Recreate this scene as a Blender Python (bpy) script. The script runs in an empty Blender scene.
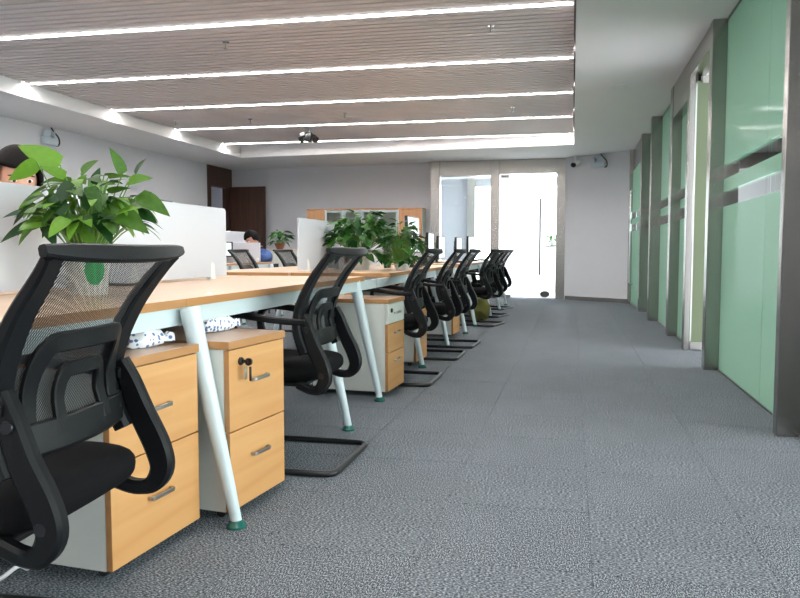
import bpy, bmesh, math, random
from mathutils import Vector, Matrix, Euler
random.seed(7)
SC = bpy.context.scene
COL = SC.collection
PI = math.pi

# ------------------------------------------------------------------ camera
cam_d = bpy.data.cameras.new('camera')
cam = bpy.data.objects.new('camera', cam_d); COL.objects.link(cam)
cam_d.sensor_fit = 'HORIZONTAL'; cam_d.sensor_width = 36.0
cam_d.lens = 36.0 * 740 / 800
cam_d.clip_start = 0.05; cam_d.clip_end = 200
cam.location = (0, 0, 0.91)
cam.rotation_euler = (math.radians(90 - 3.75), 0, math.radians(13.095))
SC.camera = cam

# ------------------------------------------------------------------ world, daylight, exposure
SKY_STRENGTH = 8.0
STRIP_STRENGTH = 40.0
w = bpy.data.worlds.new('overcast_sky'); SC.world = w
w.use_nodes = True
bg = w.node_tree.nodes['Background']
bg.inputs[0].default_value = (0.93, 0.97, 1.0, 1); bg.inputs[1].default_value = SKY_STRENGTH
vs = SC.view_settings
vs.view_transform = 'Standard'; vs.look = 'None'; vs.gamma = 1.0; vs.use_curve_mapping = False
vs.exposure = 0.35

def portal(name, loc, rot, sx, sy):
    d = bpy.data.lights.new(name, 'AREA'); d.shape = 'RECTANGLE'; d.size = sx; d.size_y = sy
    d.cycles.is_portal = True
    o = bpy.data.objects.new(name, d); COL.objects.link(o); o.location = loc; o.rotation_euler = rot
    return o
portal('daylight_portal_office', (5.12, 5.0, 1.45), (0, PI/2, 0), 2.2, 18.0)
portal('daylight_portal_lobby', (-0.4, 19.2, 1.4), (PI/2, 0, 0), 4.0, 2.6)

# ------------------------------------------------------------------ materials
MATS = {}
def _new(name):
    m = bpy.data.materials.new(name); m.use_nodes = True
    nt = m.node_tree; b = nt.nodes['Principled BSDF']
    MATS[name] = m
    return m, nt, b
def plain(name, col, rough=0.5, metal=0.0, spec=0.5, noise=0.0, nscale=30.0, bump=0.0, trans=0.0):
    m, nt, b = _new(name)
    b.inputs['Base Color'].default_value = (*col, 1); b.inputs['Roughness'].default_value = rough
    b.inputs['Metallic'].default_value = metal; b.inputs['Specular IOR Level'].default_value = spec
    tc = nt.nodes.new('ShaderNodeTexCoord')
    n = nt.nodes.new('ShaderNodeTexNoise'); n.inputs['Scale'].default_value = nscale; n.inputs['Detail'].default_value = 3
    nt.links.new(tc.outputs['Object'], n.inputs['Vector'])
    if noise > 0:
        mx = nt.nodes.new('ShaderNodeMix'); mx.data_type = 'RGBA'
        mx.inputs[6].default_value = (*[c * (1 - noise) for c in col], 1)
        mx.inputs[7].default_value = (*[min(1, c * (1 + noise)) for c in col], 1)
        nt.links.new(n.outputs['Fac'], mx.inputs[0]); nt.links.new(mx.outputs[2], b.inputs['Base Color'])
    if bump > 0:
        bp = nt.nodes.new('ShaderNodeBump'); bp.inputs['Strength'].default_value = bump; bp.inputs['Distance'].default_value = 0.004
        nt.links.new(n.outputs['Fac'], bp.inputs['Height']); nt.links.new(bp.outputs[0], b.inputs['Normal'])
    if trans > 0:
        b.inputs['Transmission Weight'].default_value = trans
    return m
def wood(name, c1, c2, axis=1, scale=9.0, rough=0.42):
    m, nt, b = _new(name)
    tc = nt.nodes.new('ShaderNodeTexCoord'); mp = nt.nodes.new('ShaderNodeMapping')
    s = [scale, scale, scale]; s[axis] = scale * 0.07
    mp.inputs['Scale'].default_value = s
    nt.links.new(tc.outputs['Object'], mp.inputs['Vector'])
    n = nt.nodes.new('ShaderNodeTexNoise'); n.inputs['Scale'].default_value = 2.2; n.inputs['Detail'].default_value = 7; n.inputs['Distortion'].default_value = 0.7
    nt.links.new(mp.outputs[0], n.inputs['Vector'])
    r = nt.nodes.new('ShaderNodeValToRGB')
    r.color_ramp.elements[0].position = 0.32; r.color_ramp.elements[0].color = (*c1, 1)
    r.color_ramp.elements[1].position = 0.68; r.color_ramp.elements[1].color = (*c2, 1)
    nt.links.new(n.outputs['Fac'], r.inputs[0]); nt.links.new(r.outputs[0], b.inputs['Base Color'])
    b.inputs['Roughness'].default_value = rough
    return m
def emit(name, col, strength):
    m, nt, b = _new(name)
    b.inputs['Base Color'].default_value = (*col, 1)
    b.inputs['Emission Color'].default_value = (*col, 1); b.inputs['Emission Strength'].default_value = strength
    return m
def steel(name, col=(0.40, 0.385, 0.36), rough=0.24):
    m, nt, b = _new(name)
    b.inputs['Metallic'].default_value = 1.0
    tc = nt.nodes.new('ShaderNodeTexCoord'); mp = nt.nodes.new('ShaderNodeMapping')
    mp.inputs['Scale'].default_value = (160, 160, 1.2)
    nt.links.new(tc.outputs['Object'], mp.inputs['Vector'])
    n = nt.nodes.new('ShaderNodeTexNoise'); n.inputs['Scale'].default_value = 1.0; n.inputs['Detail'].default_value = 2
    nt.links.new(mp.outputs[0], n.inputs['Vector'])
    mr = nt.nodes.new('ShaderNodeMapRange'); mr.inputs[3].default_value = rough - 0.02; mr.inputs[4].default_value = rough + 0.03
    nt.links.new(n.outputs['Fac'], mr.inputs[0]); nt.links.new(mr.outputs[0], b.inputs['Roughness'])
    b.inputs['Base Color'].default_value = (*col, 1)
    return m
def carpet():
    m, nt, b = _new('carpet')
    tc = nt.nodes.new('ShaderNodeTexCoord')
    n = nt.nodes.new('ShaderNodeTexNoise'); n.inputs['Scale'].default_value = 120; n.inputs['Detail'].default_value = 2; n.inputs['Roughness'].default_value = 0.6
    n2 = nt.nodes.new('ShaderNodeTexNoise'); n2.inputs['Scale'].default_value = 3.0; n2.inputs['Detail'].default_value = 5
    mp = nt.nodes.new('ShaderNodeMapping'); mp.inputs['Scale'].default_value = (1.0, 2.2, 1.0)
    nt.links.new(tc.outputs['Object'], mp.inputs['Vector'])
    nt.links.new(mp.outputs[0], n.inputs['Vector']); nt.links.new(tc.outputs['Object'], n2.inputs['Vector'])
    r = nt.nodes.new('ShaderNodeValToRGB')
    e = r.color_ramp.elements
    e[0].position = 0.36; e[0].color = (0.025, 0.031, 0.040, 1)
    e[1].position = 0.66; e[1].color = (0.45, 0.485, 0.52, 1)
    x = e.new(0.5); x.color = (0.12, 0.137, 0.157, 1)
    nt.links.new(n.outputs['Fac'], r.inputs[0])
    mx = nt.nodes.new('ShaderNodeMix'); mx.data_type = 'RGBA'; mx.blend_type = 'MULTIPLY'; mx.inputs[0].default_value = 1.0
    r2 = nt.nodes.new('ShaderNodeValToRGB')
    r2.color_ramp.elements[0].position = 0.3; r2.color_ramp.elements[0].color = (0.86, 0.86, 0.86, 1)
    r2.color_ramp.elements[1].position = 0.7; r2.color_ramp.elements[1].color = (1, 1, 1, 1)
    nt.links.new(n2.outputs['Fac'], r2.inputs[0])
    nt.links.new(r.outputs[0], mx.inputs[6]); nt.links.new(r2.outputs[0], mx.inputs[7])
    nt.links.new(mx.outputs[2], b.inputs['Base Color'])
    b.inputs['Roughness'].default_value = 0.95; b.inputs['Specular IOR Level'].default_value = 0.15
    bp = nt.nodes.new('ShaderNodeBump'); bp.inputs['Strength'].default_value = 0.5; bp.inputs['Distance'].default_value = 0.004
    nt.links.new(n.outputs['Fac'], bp.inputs['Height']); nt.links.new(bp.outputs[0], b.inputs['Normal'])
    return m
def frosted(name, tint, bands=None, translucency=0.72, gloss=0.05):
    """film-frosted glass: translucent + diffuse + a faint gloss; bands = z ranges left clear"""
    m, nt, b = _new(name)
    out = nt.nodes['Material Output']; nt.nodes.remove(b)
    tr = nt.nodes.new('ShaderNodeBsdfTranslucent'); tr.inputs[0].default_value = (*tint, 1)
    df = nt.nodes.new('ShaderNodeBsdfDiffuse'); df.inputs[0].default_value = (*tint, 1)
    mx = nt.nodes.new('ShaderNodeMixShader'); mx.inputs[0].default_value = translucency
    nt.links.new(df.outputs[0], mx.inputs[1]); nt.links.new(tr.outputs[0], mx.inputs[2])
    gl = nt.nodes.new('ShaderNodeBsdfGlossy'); gl.inputs['Roughness'].default_value = 0.08
    fr = nt.nodes.new('ShaderNodeFresnel'); fr.inputs[0].default_value = 1.3
    mu = nt.nodes.new('ShaderNodeMath'); mu.operation = 'MULTIPLY'; mu.inputs[1].default_value = gloss * 4
    nt.links.new(fr.outputs[0], mu.inputs[0])
    mg = nt.nodes.new('ShaderNodeMixShader'); nt.links.new(mu.outputs[0], mg.inputs[0])
    nt.links.new(mx.outputs[0], mg.inputs[1]); nt.links.new(gl.outputs[0], mg.inputs[2])
    last = mg
    if bands:
        tc = nt.nodes.new('ShaderNodeTexCoord'); sp = nt.nodes.new('ShaderNodeSeparateXYZ')
        nt.links.new(tc.outputs['Object'], sp.inputs[0])
        tot = None
        for lo, hi in bands:
            a = nt.nodes.new('ShaderNodeMath'); a.operation = 'GREATER_THAN'; a.inputs[1].default_value = lo
            c = nt.nodes.new('ShaderNodeMath'); c.operation = 'LESS_THAN'; c.inputs[1].default_value = hi
            nt.links.new(sp.outputs[2], a.inputs[0]); nt.links.new(sp.outputs[2], c.inputs[0])
            p = nt.nodes.new('ShaderNodeMath'); p.operation = 'MULTIPLY'
            nt.links.new(a.outputs[0], p.inputs[0]); nt.links.new(c.outputs[0], p.inputs[1])
            if tot is None: tot = p
            else:
                s = nt.nodes.new('ShaderNodeMath'); s.operation = 'ADD'
                nt.links.new(tot.outputs[0], s.inputs[0]); nt.links.new(p.outputs[0], s.inputs[1]); tot = s
        tp = nt.nodes.new('ShaderNodeBsdfTransparent'); tp.inputs[0].default_value = (0.86, 0.95, 0.90, 1)
        g2 = nt.nodes.new('ShaderNodeBsdfGlossy'); g2.inputs['Roughness'].default_value = 0.02
        m2 = nt.nodes.new('ShaderNodeMixShader'); nt.links.new(fr.outputs[0], m2.inputs[0])
        nt.links.new(tp.outputs[0], m2.inputs[1]); nt.links.new(g2.outputs[0], m2.inputs[2])
        m3 = nt.nodes.new('ShaderNodeMixShader'); nt.links.new(tot.outputs[0], m3.inputs[0])
        nt.links.new(mg.outputs[0], m3.inputs[1]); nt.links.new(m2.outputs[0], m3.inputs[2]); last = m3
    nt.links.new(last.outputs[0], out.inputs[0])
    return m
def clear_glass(name, tint=(0.93, 0.97, 0.95)):
    m, nt, b = _new(name)
    out = nt.nodes['Material Output']; nt.nodes.remove(b)
    tp = nt.nodes.new('ShaderNodeBsdfTransparent'); tp.inputs[0].default_value = (*tint, 1)
    gl = nt.nodes.new('ShaderNodeBsdfGlossy'); gl.inputs['Roughness'].default_value = 0.02
    fr = nt.nodes.new('ShaderNodeFresnel'); fr.inputs[0].default_value = 1.45
    mx = nt.nodes.new('ShaderNodeMixShader')
    nt.links.new(fr.outputs[0], mx.inputs[0]); nt.links.new(tp.outputs[0], mx.inputs[1]); nt.links.new(gl.outputs[0], mx.inputs[2])
    nt.links.new(mx.outputs[0], out.inputs[0])
    return m
def net(name):
    """woven black mesh fabric: opaque yarn with open rows between"""
    m, nt, b = _new(name)
    out = nt.nodes['Material Output']
    b.inputs['Base Color'].default_value = (0.012, 0.013, 0.015, 1); b.inputs['Roughness'].default_value = 0.55
    tc = nt.nodes.new('ShaderNodeTexCoord')
    wv = nt.nodes.new('ShaderNodeTexWave'); wv.wave_type = 'BANDS'; wv.bands_direction = 'DIAGONAL'
    wv.inputs['Scale'].default_value = 85; wv.inputs['Distortion'].default_value = 0.0
    nt.links.new(tc.outputs['Object'], wv.inputs['Vector'])
    w2 = nt.nodes.new('ShaderNodeTexWave'); w2.wave_type = 'BANDS'; w2.bands_direction = 'Y'
    w2.inputs['Scale'].default_value = 110
    nt.links.new(tc.outputs['Object'], w2.inputs['Vector'])
    g = nt.nodes.new('ShaderNodeMath'); g.operation = 'GREATER_THAN'; g.inputs[1].default_value = 0.66
    nt.links.new(wv.outputs['Fac'], g.inputs[0])
    g2 = nt.nodes.new('ShaderNodeMath'); g2.operation = 'GREATER_THAN'; g2.inputs[1].default_value = 0.22
    nt.links.new(w2.outputs['Fac'], g2.inputs[0])
    p = nt.nodes.new('ShaderNodeMath'); p.operation = 'MULTIPLY'
    nt.links.new(g.outputs[0], p.inputs[0]); nt.links.new(g2.outputs[0], p.inputs[1])
    tp = nt.nodes.new('ShaderNodeBsdfTransparent')
    mx = nt.nodes.new('ShaderNodeMixShader')
    nt.links.new(p.outputs[0], mx.inputs[0]); nt.links.new(b.outputs[0], mx.inputs[1]); nt.links.new(tp.outputs[0], mx.inputs[2])
    nt.links.new(mx.outputs[0], out.inputs[0])
    return m
def leafmat(name, dark, light, seed_scale=6.0):
    m, nt, b = _new(name)
    tc = nt.nodes.new('ShaderNodeTexCoord'); oi = nt.nodes.new('ShaderNodeObjectInfo')
    n = nt.nodes.new('ShaderNodeTexNoise'); n.inputs['Scale'].default_value = seed_scale
    nt.links.new(tc.outputs['Object'], n.inputs['Vector'])
    ad = nt.nodes.new('ShaderNodeMath'); ad.operation = 'MULTIPLY_ADD'; ad.inputs[1].default_value = 0.35
    nt.links.new(n.outputs['Fac'], ad.inputs[0]); nt.links.new(oi.outputs['Random'], ad.inputs[2])
    mx = nt.nodes.new('ShaderNodeMix'); mx.data_type = 'RGBA'
    mx.inputs[6].default_value = (*dark, 1); mx.inputs[7].default_value = (*light, 1)
    mr = nt.nodes.new('ShaderNodeMapRange'); mr.inputs[1].default_value = 0.35; mr.inputs[2].default_value = 1.2
    nt.links.new(ad.outputs[0], mr.inputs[0]); nt.links.new(mr.outputs[0], mx.inputs[0])
    nt.links.new(mx.outputs[2], b.inputs['Base Color'])
    b.inputs['Roughness'].default_value = 0.40; b.inputs['Specular IOR Level'].default_value = 0.3
    b.inputs['Subsurface Weight'].default_value = 0.0
    tr = nt.nodes.new('ShaderNodeBsdfTranslucent'); nt.links.new(mx.outputs[2], tr.inputs[0])
    ms = nt.nodes.new('ShaderNodeMixShader'); ms.inputs[0].default_value = 0.28
    out = nt.nodes['Material Output']
    nt.links.new(b.outputs[0], ms.inputs[1]); nt.links.new(tr.outputs[0], ms.inputs[2]); nt.links.new(ms.outputs[0], out.inputs[0])
    return m
def print_cloth(name):
    """white wrapper with small blue printed motifs"""
    m, nt, b = _new(name)
    tc = nt.nodes.new('ShaderNodeTexCoord')
    v = nt.nodes.new('ShaderNodeTexVoronoi'); v.inputs['Scale'].default_value = 60
    nt.links.new(tc.outputs['Object'], v.inputs['Vector'])
    g = nt.nodes.new('ShaderNodeMath'); g.operation = 'LESS_THAN'; g.inputs[1].default_value = 0.36
    nt.links.new(v.outputs['Distance'], g.inputs[0])
    mx = nt.nodes.new('ShaderNodeMix'); mx.data_type = 'RGBA'
    mx.inputs[6].default_value = (0.82, 0.83, 0.85, 1); mx.inputs[7].default_value = (0.10, 0.17, 0.36, 1)
    nt.links.new(g.outputs[0], mx.inputs[0]); nt.links.new(mx.outputs[2], b.inputs['Base Color'])
    b.inputs['Roughness'].default_value = 0.35
    return m

carpet()
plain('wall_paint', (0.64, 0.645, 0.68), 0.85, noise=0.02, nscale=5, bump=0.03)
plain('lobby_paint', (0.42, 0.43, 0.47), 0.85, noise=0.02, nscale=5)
plain('ceiling_paint', (0.80, 0.80, 0.80), 0.9, noise=0.02, nscale=4)
plain('slat_paint', (0.70, 0.64, 0.63), 0.6, noise=0.03, nscale=6)
plain('tray_back', (0.22, 0.20, 0.20), 0.9)
emit('strip_light', (1.0, 0.97, 0.95), STRIP_STRENGTH)
emit('lamp_disc', (1.0, 0.97, 0.92), 6.0)
steel('steel'); steel('steel_dark', (0.17, 0.165, 0.155), 0.34)
plain('chrome', (0.70, 0.70, 0.70), 0.18, metal=1.0)
plain('brushed_nickel', (0.46, 0.45, 0.43), 0.32, metal=1.0)
BANDS = [(1.235, 1.35), (1.44, 1.55)]
frosted('green_frost', (0.345, 0.54, 0.43), BANDS, 0.28)
frosted('olive_frost', (0.24, 0.29, 0.19), None, 0.30)
frosted('white_frost', (0.96, 0.97, 0.97), None, 0.85)
frosted('panel_frost', (0.74, 0.76, 0.81), None, 0.25, 0.05)
clear_glass('clear_glass')
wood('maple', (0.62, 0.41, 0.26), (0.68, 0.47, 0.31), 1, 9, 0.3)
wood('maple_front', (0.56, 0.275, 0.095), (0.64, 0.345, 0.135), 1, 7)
wood('maple_edge', (0.40, 0.19, 0.065), (0.48, 0.24, 0.09), 1)
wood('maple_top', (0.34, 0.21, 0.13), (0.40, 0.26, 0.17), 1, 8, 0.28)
wood('walnut', (0.055, 0.025, 0.016), (0.095, 0.042, 0.026), 2, 8, 0.45)
wood('orange_wood', (0.55, 0.27, 0.12), (0.66, 0.35, 0.17), 2, 6)
plain('melamine', (0.66, 0.67, 0.62), 0.5, noise=0.02)
plain('white_steel', (0.56, 0.65, 0.67), 0.32, noise=0.01)
plain('foot_green', (0.02, 0.12, 0.10), 0.15)
plain('black_plastic', (0.0045, 0.005, 0.006), 0.45, noise=0.1, nscale=300, bump=0.12, spec=0.25)
plain('black_fabric', (0.004, 0.004, 0.005), 0.9, spec=0.15, noise=0.2, nscale=400, bump=0.25)
plain('black_tube', (0.012, 0.012, 0.014), 0.28)
net('chair_net')
plain('caster_black', (0.012, 0.012, 0.012), 0.4)
plain('ceramic_white', (0.84, 0.84, 0.82), 0.28, noise=0.01)
plain('logo_green', (0.02, 0.42, 0.10), 0.4)
plain('soil', (0.05, 0.03, 0.02), 0.95, noise=0.3)
plain('clay_brown', (0.20, 0.075, 0.04), 0.5)
leafmat('pothos_leaf', (0.009, 0.050, 0.007), (0.13, 0.29, 0.026))
leafmat('shrub_leaf', (0.008, 0.052, 0.009), (0.05, 0.18, 0.022))
plain('stem_green', (0.12, 0.26, 0.05), 0.5)
plain('stem_brown', (0.16, 0.12, 0.07), 0.8)
emit('screen_white', (0.80, 0.90, 0.94), 0.55)
plain('bezel_black', (0.012, 0.012, 0.013), 0.3)
print_cloth('wrapper')
plain('skin', (0.66, 0.36, 0.25), 0.5, noise=0.04, nscale=40)
plain('hair_black', (0.006, 0.005, 0.005), 0.6, spec=0.1, noise=0.3, nscale=120, bump=0.4)
plain('shirt_blue', (0.05, 0.11, 0.32), 0.8, noise=0.1, nscale=80)
plain('shirt_grey', (0.25, 0.26, 0.30), 0.8, noise=0.1, nscale=80)
plain('trouser_dark', (0.02, 0.022, 0.03), 0.85)
plain('eye_white', (0.8, 0.8, 0.8), 0.2)
plain('eye_dark', (0.02, 0.012, 0.01), 0.15)
plain('lip', (0.45, 0.14, 0.12), 0.5)
plain('olive_cloth', (0.17, 0.16, 0.035), 0.9, noise=0.25, nscale=60, bump=0.3)
plain('grey_plastic', (0.48, 0.56, 0.62), 0.4, noise=0.05)
plain('cable_white', (0.8, 0.8, 0.8), 0.4)
plain('concrete_pale', (0.72, 0.72, 0.72), 0.9, noise=0.05, nscale=3)
plain('stone_floor', (0.55, 0.56, 0.58), 0.4, noise=0.05, nscale=3)

# ------------------------------------------------------------------ mesh helpers
class MB:
    """collects shapes, then links them as ONE mesh object"""
    def __init__(s): s.bm = bmesh.new(); s.mats = []; s.cur = 0
    def use(s, mat):
        if mat not in s.mats: s.mats.append(mat)
        s.cur = s.mats.index(mat); return s
    def _add(s, tmp, smooth=False):
        for f in tmp.faces: f.material_index = s.cur; f.smooth = smooth
        me = bpy.data.meshes.new('tmp'); tmp.to_mesh(me); tmp.free()
        s.bm.from_mesh(me); bpy.data.meshes.remove(me)
    def box(s, x0, x1, y0, y1, z0, z1, bev=0.0, seg=2, M=None):
        t = bmesh.new(); bmesh.ops.create_cube(t, size=1)
        for v in t.verts:
            v.co = Vector(((x0 + x1) / 2 + v.co.x * (x1 - x0), (y0 + y1) / 2 + v.co.y * (y1 - y0), (z0 + z1) / 2 + v.co.z * (z1 - z0)))
        if bev > 0:
            bmesh.ops.bevel(t, geom=t.edges[:] + t.verts[:], offset=bev, segments=seg, affect='EDGES', profile=0.5)
        if M is not None: bmesh.ops.transform(t, matrix=M, verts=t.verts[:])
        s._add(t, False); return s
    def lathe(s, prof, n=24, M=None, smooth=True):
        t = bmesh.new(); rings = []
        for r, z in prof:
            if r < 1e-6: rings.append([t.verts.new((0, 0, z))])
            else: rings.append([t.verts.new((r * math.cos(2 * PI * k / n), r * math.sin(2 * PI * k / n), z)) for k in range(n)])
        for a, b in zip(rings, rings[1:]):
            for k in range(n):
                k2 = (k + 1) % n
                if len(a) == 1 and len(b) == 1: continue
                if len(a) == 1: t.faces.new((a[0], b[k2], b[k]))
                elif len(b) == 1: t.faces.new((a[k], a[k2], b[0]))
                else: t.faces.new((a[k], a[k2], b[k2], b[k]))
        for ring in (rings[0], rings[-1]):
            if len(ring) > 2:
                try: t.faces.new(ring)
                except ValueError: pass
        bmesh.ops.recalc_face_normals(t, faces=t.faces[:])
        if M is not None: bmesh.ops.transform(t, matrix=M, verts=t.verts[:])
        s._add(t, smooth); return s
    def tube(s, pts, r, n=8, closed=False, caps=True):
        pts = [Vector(p) for p in pts]; m = len(pts)
        rs = r if isinstance(r, (list, tuple)) else [r] * m
        t = bmesh.new(); rings = []; up = None
        for i, p in enumerate(pts):
            a = pts[(i - 1) % m] if (closed or i > 0) else p
            b = pts[(i + 1) % m] if (closed or i < m - 1) else p
            d = (b - a).normalized()
            if up is None:
                up = Vector((0, 0, 1)) if abs(d.z) < 0.9 else Vector((1, 0, 0))
            u = (up - d * up.dot(d)).normalized(); v = d.cross(u); up = u
            rings.append([t.verts.new(p + (u * math.cos(2 * PI * k / n) + v * math.sin(2 * PI * k / n)) * rs[i]) for k in range(n)])
        rr = rings + ([rings[0]] if closed else [])
        for a, b in zip(rr, rr[1:]):
            for k in range(n): t.faces.new((a[k], a[(k + 1) % n], b[(k + 1) % n], b[k]))
        if not closed and caps: t.faces.new(rings[0][::-1]); t.faces.new(rings[-1])
        bmesh.ops.recalc_face_normals(t, faces=t.faces[:])
        s._add(t, True); return s
    def ribbon(s, pts, w, th, side=(0, 1, 0), closed=False):
        """bar of chamfered rectangular section; w along 'side', th across; w/th may be lists"""
        pts = [Vector(p) for p in pts]; m = len(pts); sd = side if isinstance(side, list) else [side] * m
        ws = w if isinstance(w, list) else [w] * m; ts = th if isinstance(th, list) else [th] * m
        t = bmesh.new(); rings = []
        for i, p in enumerate(pts):
            a = pts[(i - 1) % m] if (closed or i > 0) else p
            b = pts[(i + 1) % m] if (closed or i < m - 1) else p
            d = (b - a).normalized(); S = Vector(sd[i]); S = (S - d * S.dot(d)).normalized(); N = d.cross(S)
            W = ws[i] / 2; T = ts[i] / 2; c = min(W, T) * 0.45
            prof = [(-W + c, -T), (W - c, -T), (W, -T + c), (W, T - c), (W - c, T), (-W + c, T), (-W, T - c), (-W, -T + c)]
            rings.append([t.verts.new(p + S * x + N * y) for x, y in prof])
        rr = rings + ([rings[0]] if closed else [])
        for a, b in zip(rr, rr[1:]):
            for k in range(8): t.faces.new((a[k], a[(k + 1) % 8], b[(k + 1) % 8], b[k]))
        if not closed: t.faces.new(rings[0][::-1]); t.faces.new(rings[-1])
        bmesh.ops.recalc_face_normals(t, faces=t.faces[:])
        s._add(t, True); return s
    def prism(s, poly, z0, z1):
        t = bmesh.new()
        a = [t.verts.new((x, y, z0)) for x, y in poly]; b = [t.verts.new((x, y, z1)) for x, y in poly]
        t.faces.new(a[::-1]); t.faces.new(b); n = len(poly)
        for k in range(n): t.faces.new((a[k], a[(k + 1) % n], b[(k + 1) % n], b[k]))
        bmesh.ops.recalc_face_normals(t, faces=t.faces[:])
        s._add(t, False); return s
    def grid(s, fn, nu, nv, smooth=True):
        t = bmesh.new(); V = [[t.verts.new(fn(i / nu, j / nv)) for i in range(nu + 1)] for j in range(nv + 1)]
        for j in range(nv):
            for i in range(nu): t.faces.new((V[j][i], V[j][i + 1], V[j + 1][i + 1], V[j + 1][i]))
        s._add(t, smooth); return s
    def blob(s, fn, nu=24, nv=14):
        """closed surface fn(direction) -> point"""
        t = bmesh.new(); bmesh.ops.create_uvsphere(t, u_segments=nu, v_segments=nv, radius=1)
        for v in t.verts: v.co = Vector(fn(v.co.copy()))
        s._add(t, True); return s
    def mesh(s, name):
        me = bpy.data.meshes.new(name)
        s.bm.normal_update(); s.bm.to_mesh(me); s.bm.free()
        for m in s.mats: me.materials.append(MATS[m])
        me.set_sharp_from_angle(angle=math.radians(42))
        return me
    def build(s, name, parent=None, loc=None, rotz=None):
        o = bpy.data.objects.new(name, s.mesh(name)); COL.objects.link(o)
        if parent is not None: o.parent = parent
        if loc: o.location = loc
        if rotz is not None: o.rotation_euler = (0, 0, rotz)
        return o
def mb(mat): return MB().use(mat)
def inst(name, mesh, parent=None, M=None):
    o = bpy.data.objects.new(name, mesh); COL.objects.link(o)
    if parent is not None: o.parent = parent
    if M is not None: o.matrix_basis = M
    return o
def tag(o, label=None, cat=None, group=None, kind=None):
    if label: o['label'] = label
    if cat: o['category'] = cat
    if group: o['group'] = group
    if kind: o['kind'] = kind
    return o
def thing(name, label, cat, loc=(0, 0, 0), rotz=0, group=None):
    o = bpy.data.objects.new(name, None); COL.objects.link(o); o.empty_display_size = 0.1
    o.location = loc; o.rotation_euler = (0, 0, rotz)
    return tag(o, label, cat, group)
def struct(o, label=None, cat=None):
    return tag(o, label, cat, kind='structure')
def dup(root, loc, rotz, label=None, group=None):
    r = root.copy(); COL.objects.link(r); r.location = loc; r.rotation_euler = (0, 0, rotz)
    if label: r['label'] = label
    if group: r['group'] = group
    for ch in list(root.children):
        c = ch.copy(); COL.objects.link(c); c.parent = r
        for g in list(ch.children):
            d = g.copy(); COL.objects.link(d); d.parent = c
    return r
def smooth_path(pts, n=6, closed=False):
    P = [Vector(p) for p in pts]; m = len(P); out = []
    rng = range(m) if closed else range(m - 1)
    for i in rng:
        p1, p2 = P[i], P[(i + 1) % m]
        p0 = P[(i - 1) % m] if (closed or i > 0) else p1 * 2 - p2
        p3 = P[(i + 2) % m] if (closed or i < m - 2) else p2 * 2 - p1
        for k in range(n):
            t = k / n
            out.append(0.5 * ((2 * p1) + (p2 - p0) * t + (2 * p0 - 5 * p1 + 4 * p2 - p3) * t * t + (3 * p1 - p0 - 3 * p2 + p3) * t ** 3))
    if not closed: out.append(P[-1])
    return out
def fillet(pts, r, n=6, closed=False):
    P = [Vector(p) for p in pts]; m = len(P); out = []
    for i, p in enumerate(P):
        if not closed and i in (0, m - 1): out.append(p); continue
        a = P[(i - 1) % m]; b = P[(i + 1) % m]
        rr = min(r, (a - p).length * 0.49, (b - p).length * 0.49)
        A = p + (a - p).normalized() * rr; B = p + (b - p).normalized() * rr
        for k in range(n + 1):
            t = k / n; out.append(A * (1 - t) ** 2 + p * 2 * t * (1 - t) + B * t * t)
    return out

# ================================================================== THE ROOM
CZ = 2.62          # soffit underside
TZ = 2.78          # underside of the slats
XL = -7.1          # left wall
XG = 1.10          # glass wall
TX0, TX1, TY0, TY1 = -1.433, 1.067, 0.6, 13.1
fl = mb('carpet').box(XL - 1.2, TX0, -4.3, 14.6, -0.05, 0.0).box(TX1, XG + 0.06, -4.3, 14.6, -0.05, 0.0)
fl.box(TX0, TX1, -4.3, TY0, -0.05, 0.0).box(TX0, TX1, TY1, 14.6, -0.05, 0.0).box(TX0, TX1, TY0, TY1, -0.05, -0.004)
floor = struct(fl.build('floor'), 'speckled grey carpet covering the office floor', 'floor')
tile_me = mb('carpet').box(-0.2495, 0.2495, -0.2495, 0.2495, -0.004, 0.0, 0.0012, 1).mesh('carpet_tile')
for i in range(5):
    for j in range(25):
        inst('carpet_tile', tile_me, floor, Matrix.Translation((TX0 + 0.25 + 0.5 * i, TY0 + 0.25 + 0.5 * j, 0)) @ Matrix.Rotation(PI / 2 * ((i + j) % 2 + 2 * ((i * 7 + j * 3) % 2)), 4, 'Z'))
struct(mb('concrete_pale').box(XG + 0.06, 5.4, -4.3, 14.6, -0.05, 0.0).build('floor_office'), 'pale floor of the offices behind the green glass', 'floor')
struct(mb('stone_floor').box(XL - 1.2, 5.4, 14.6, 40.0, -0.05, 0.0).build('floor_lobby'), 'pale lobby floor beyond the glass entrance', 'floor')

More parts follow.
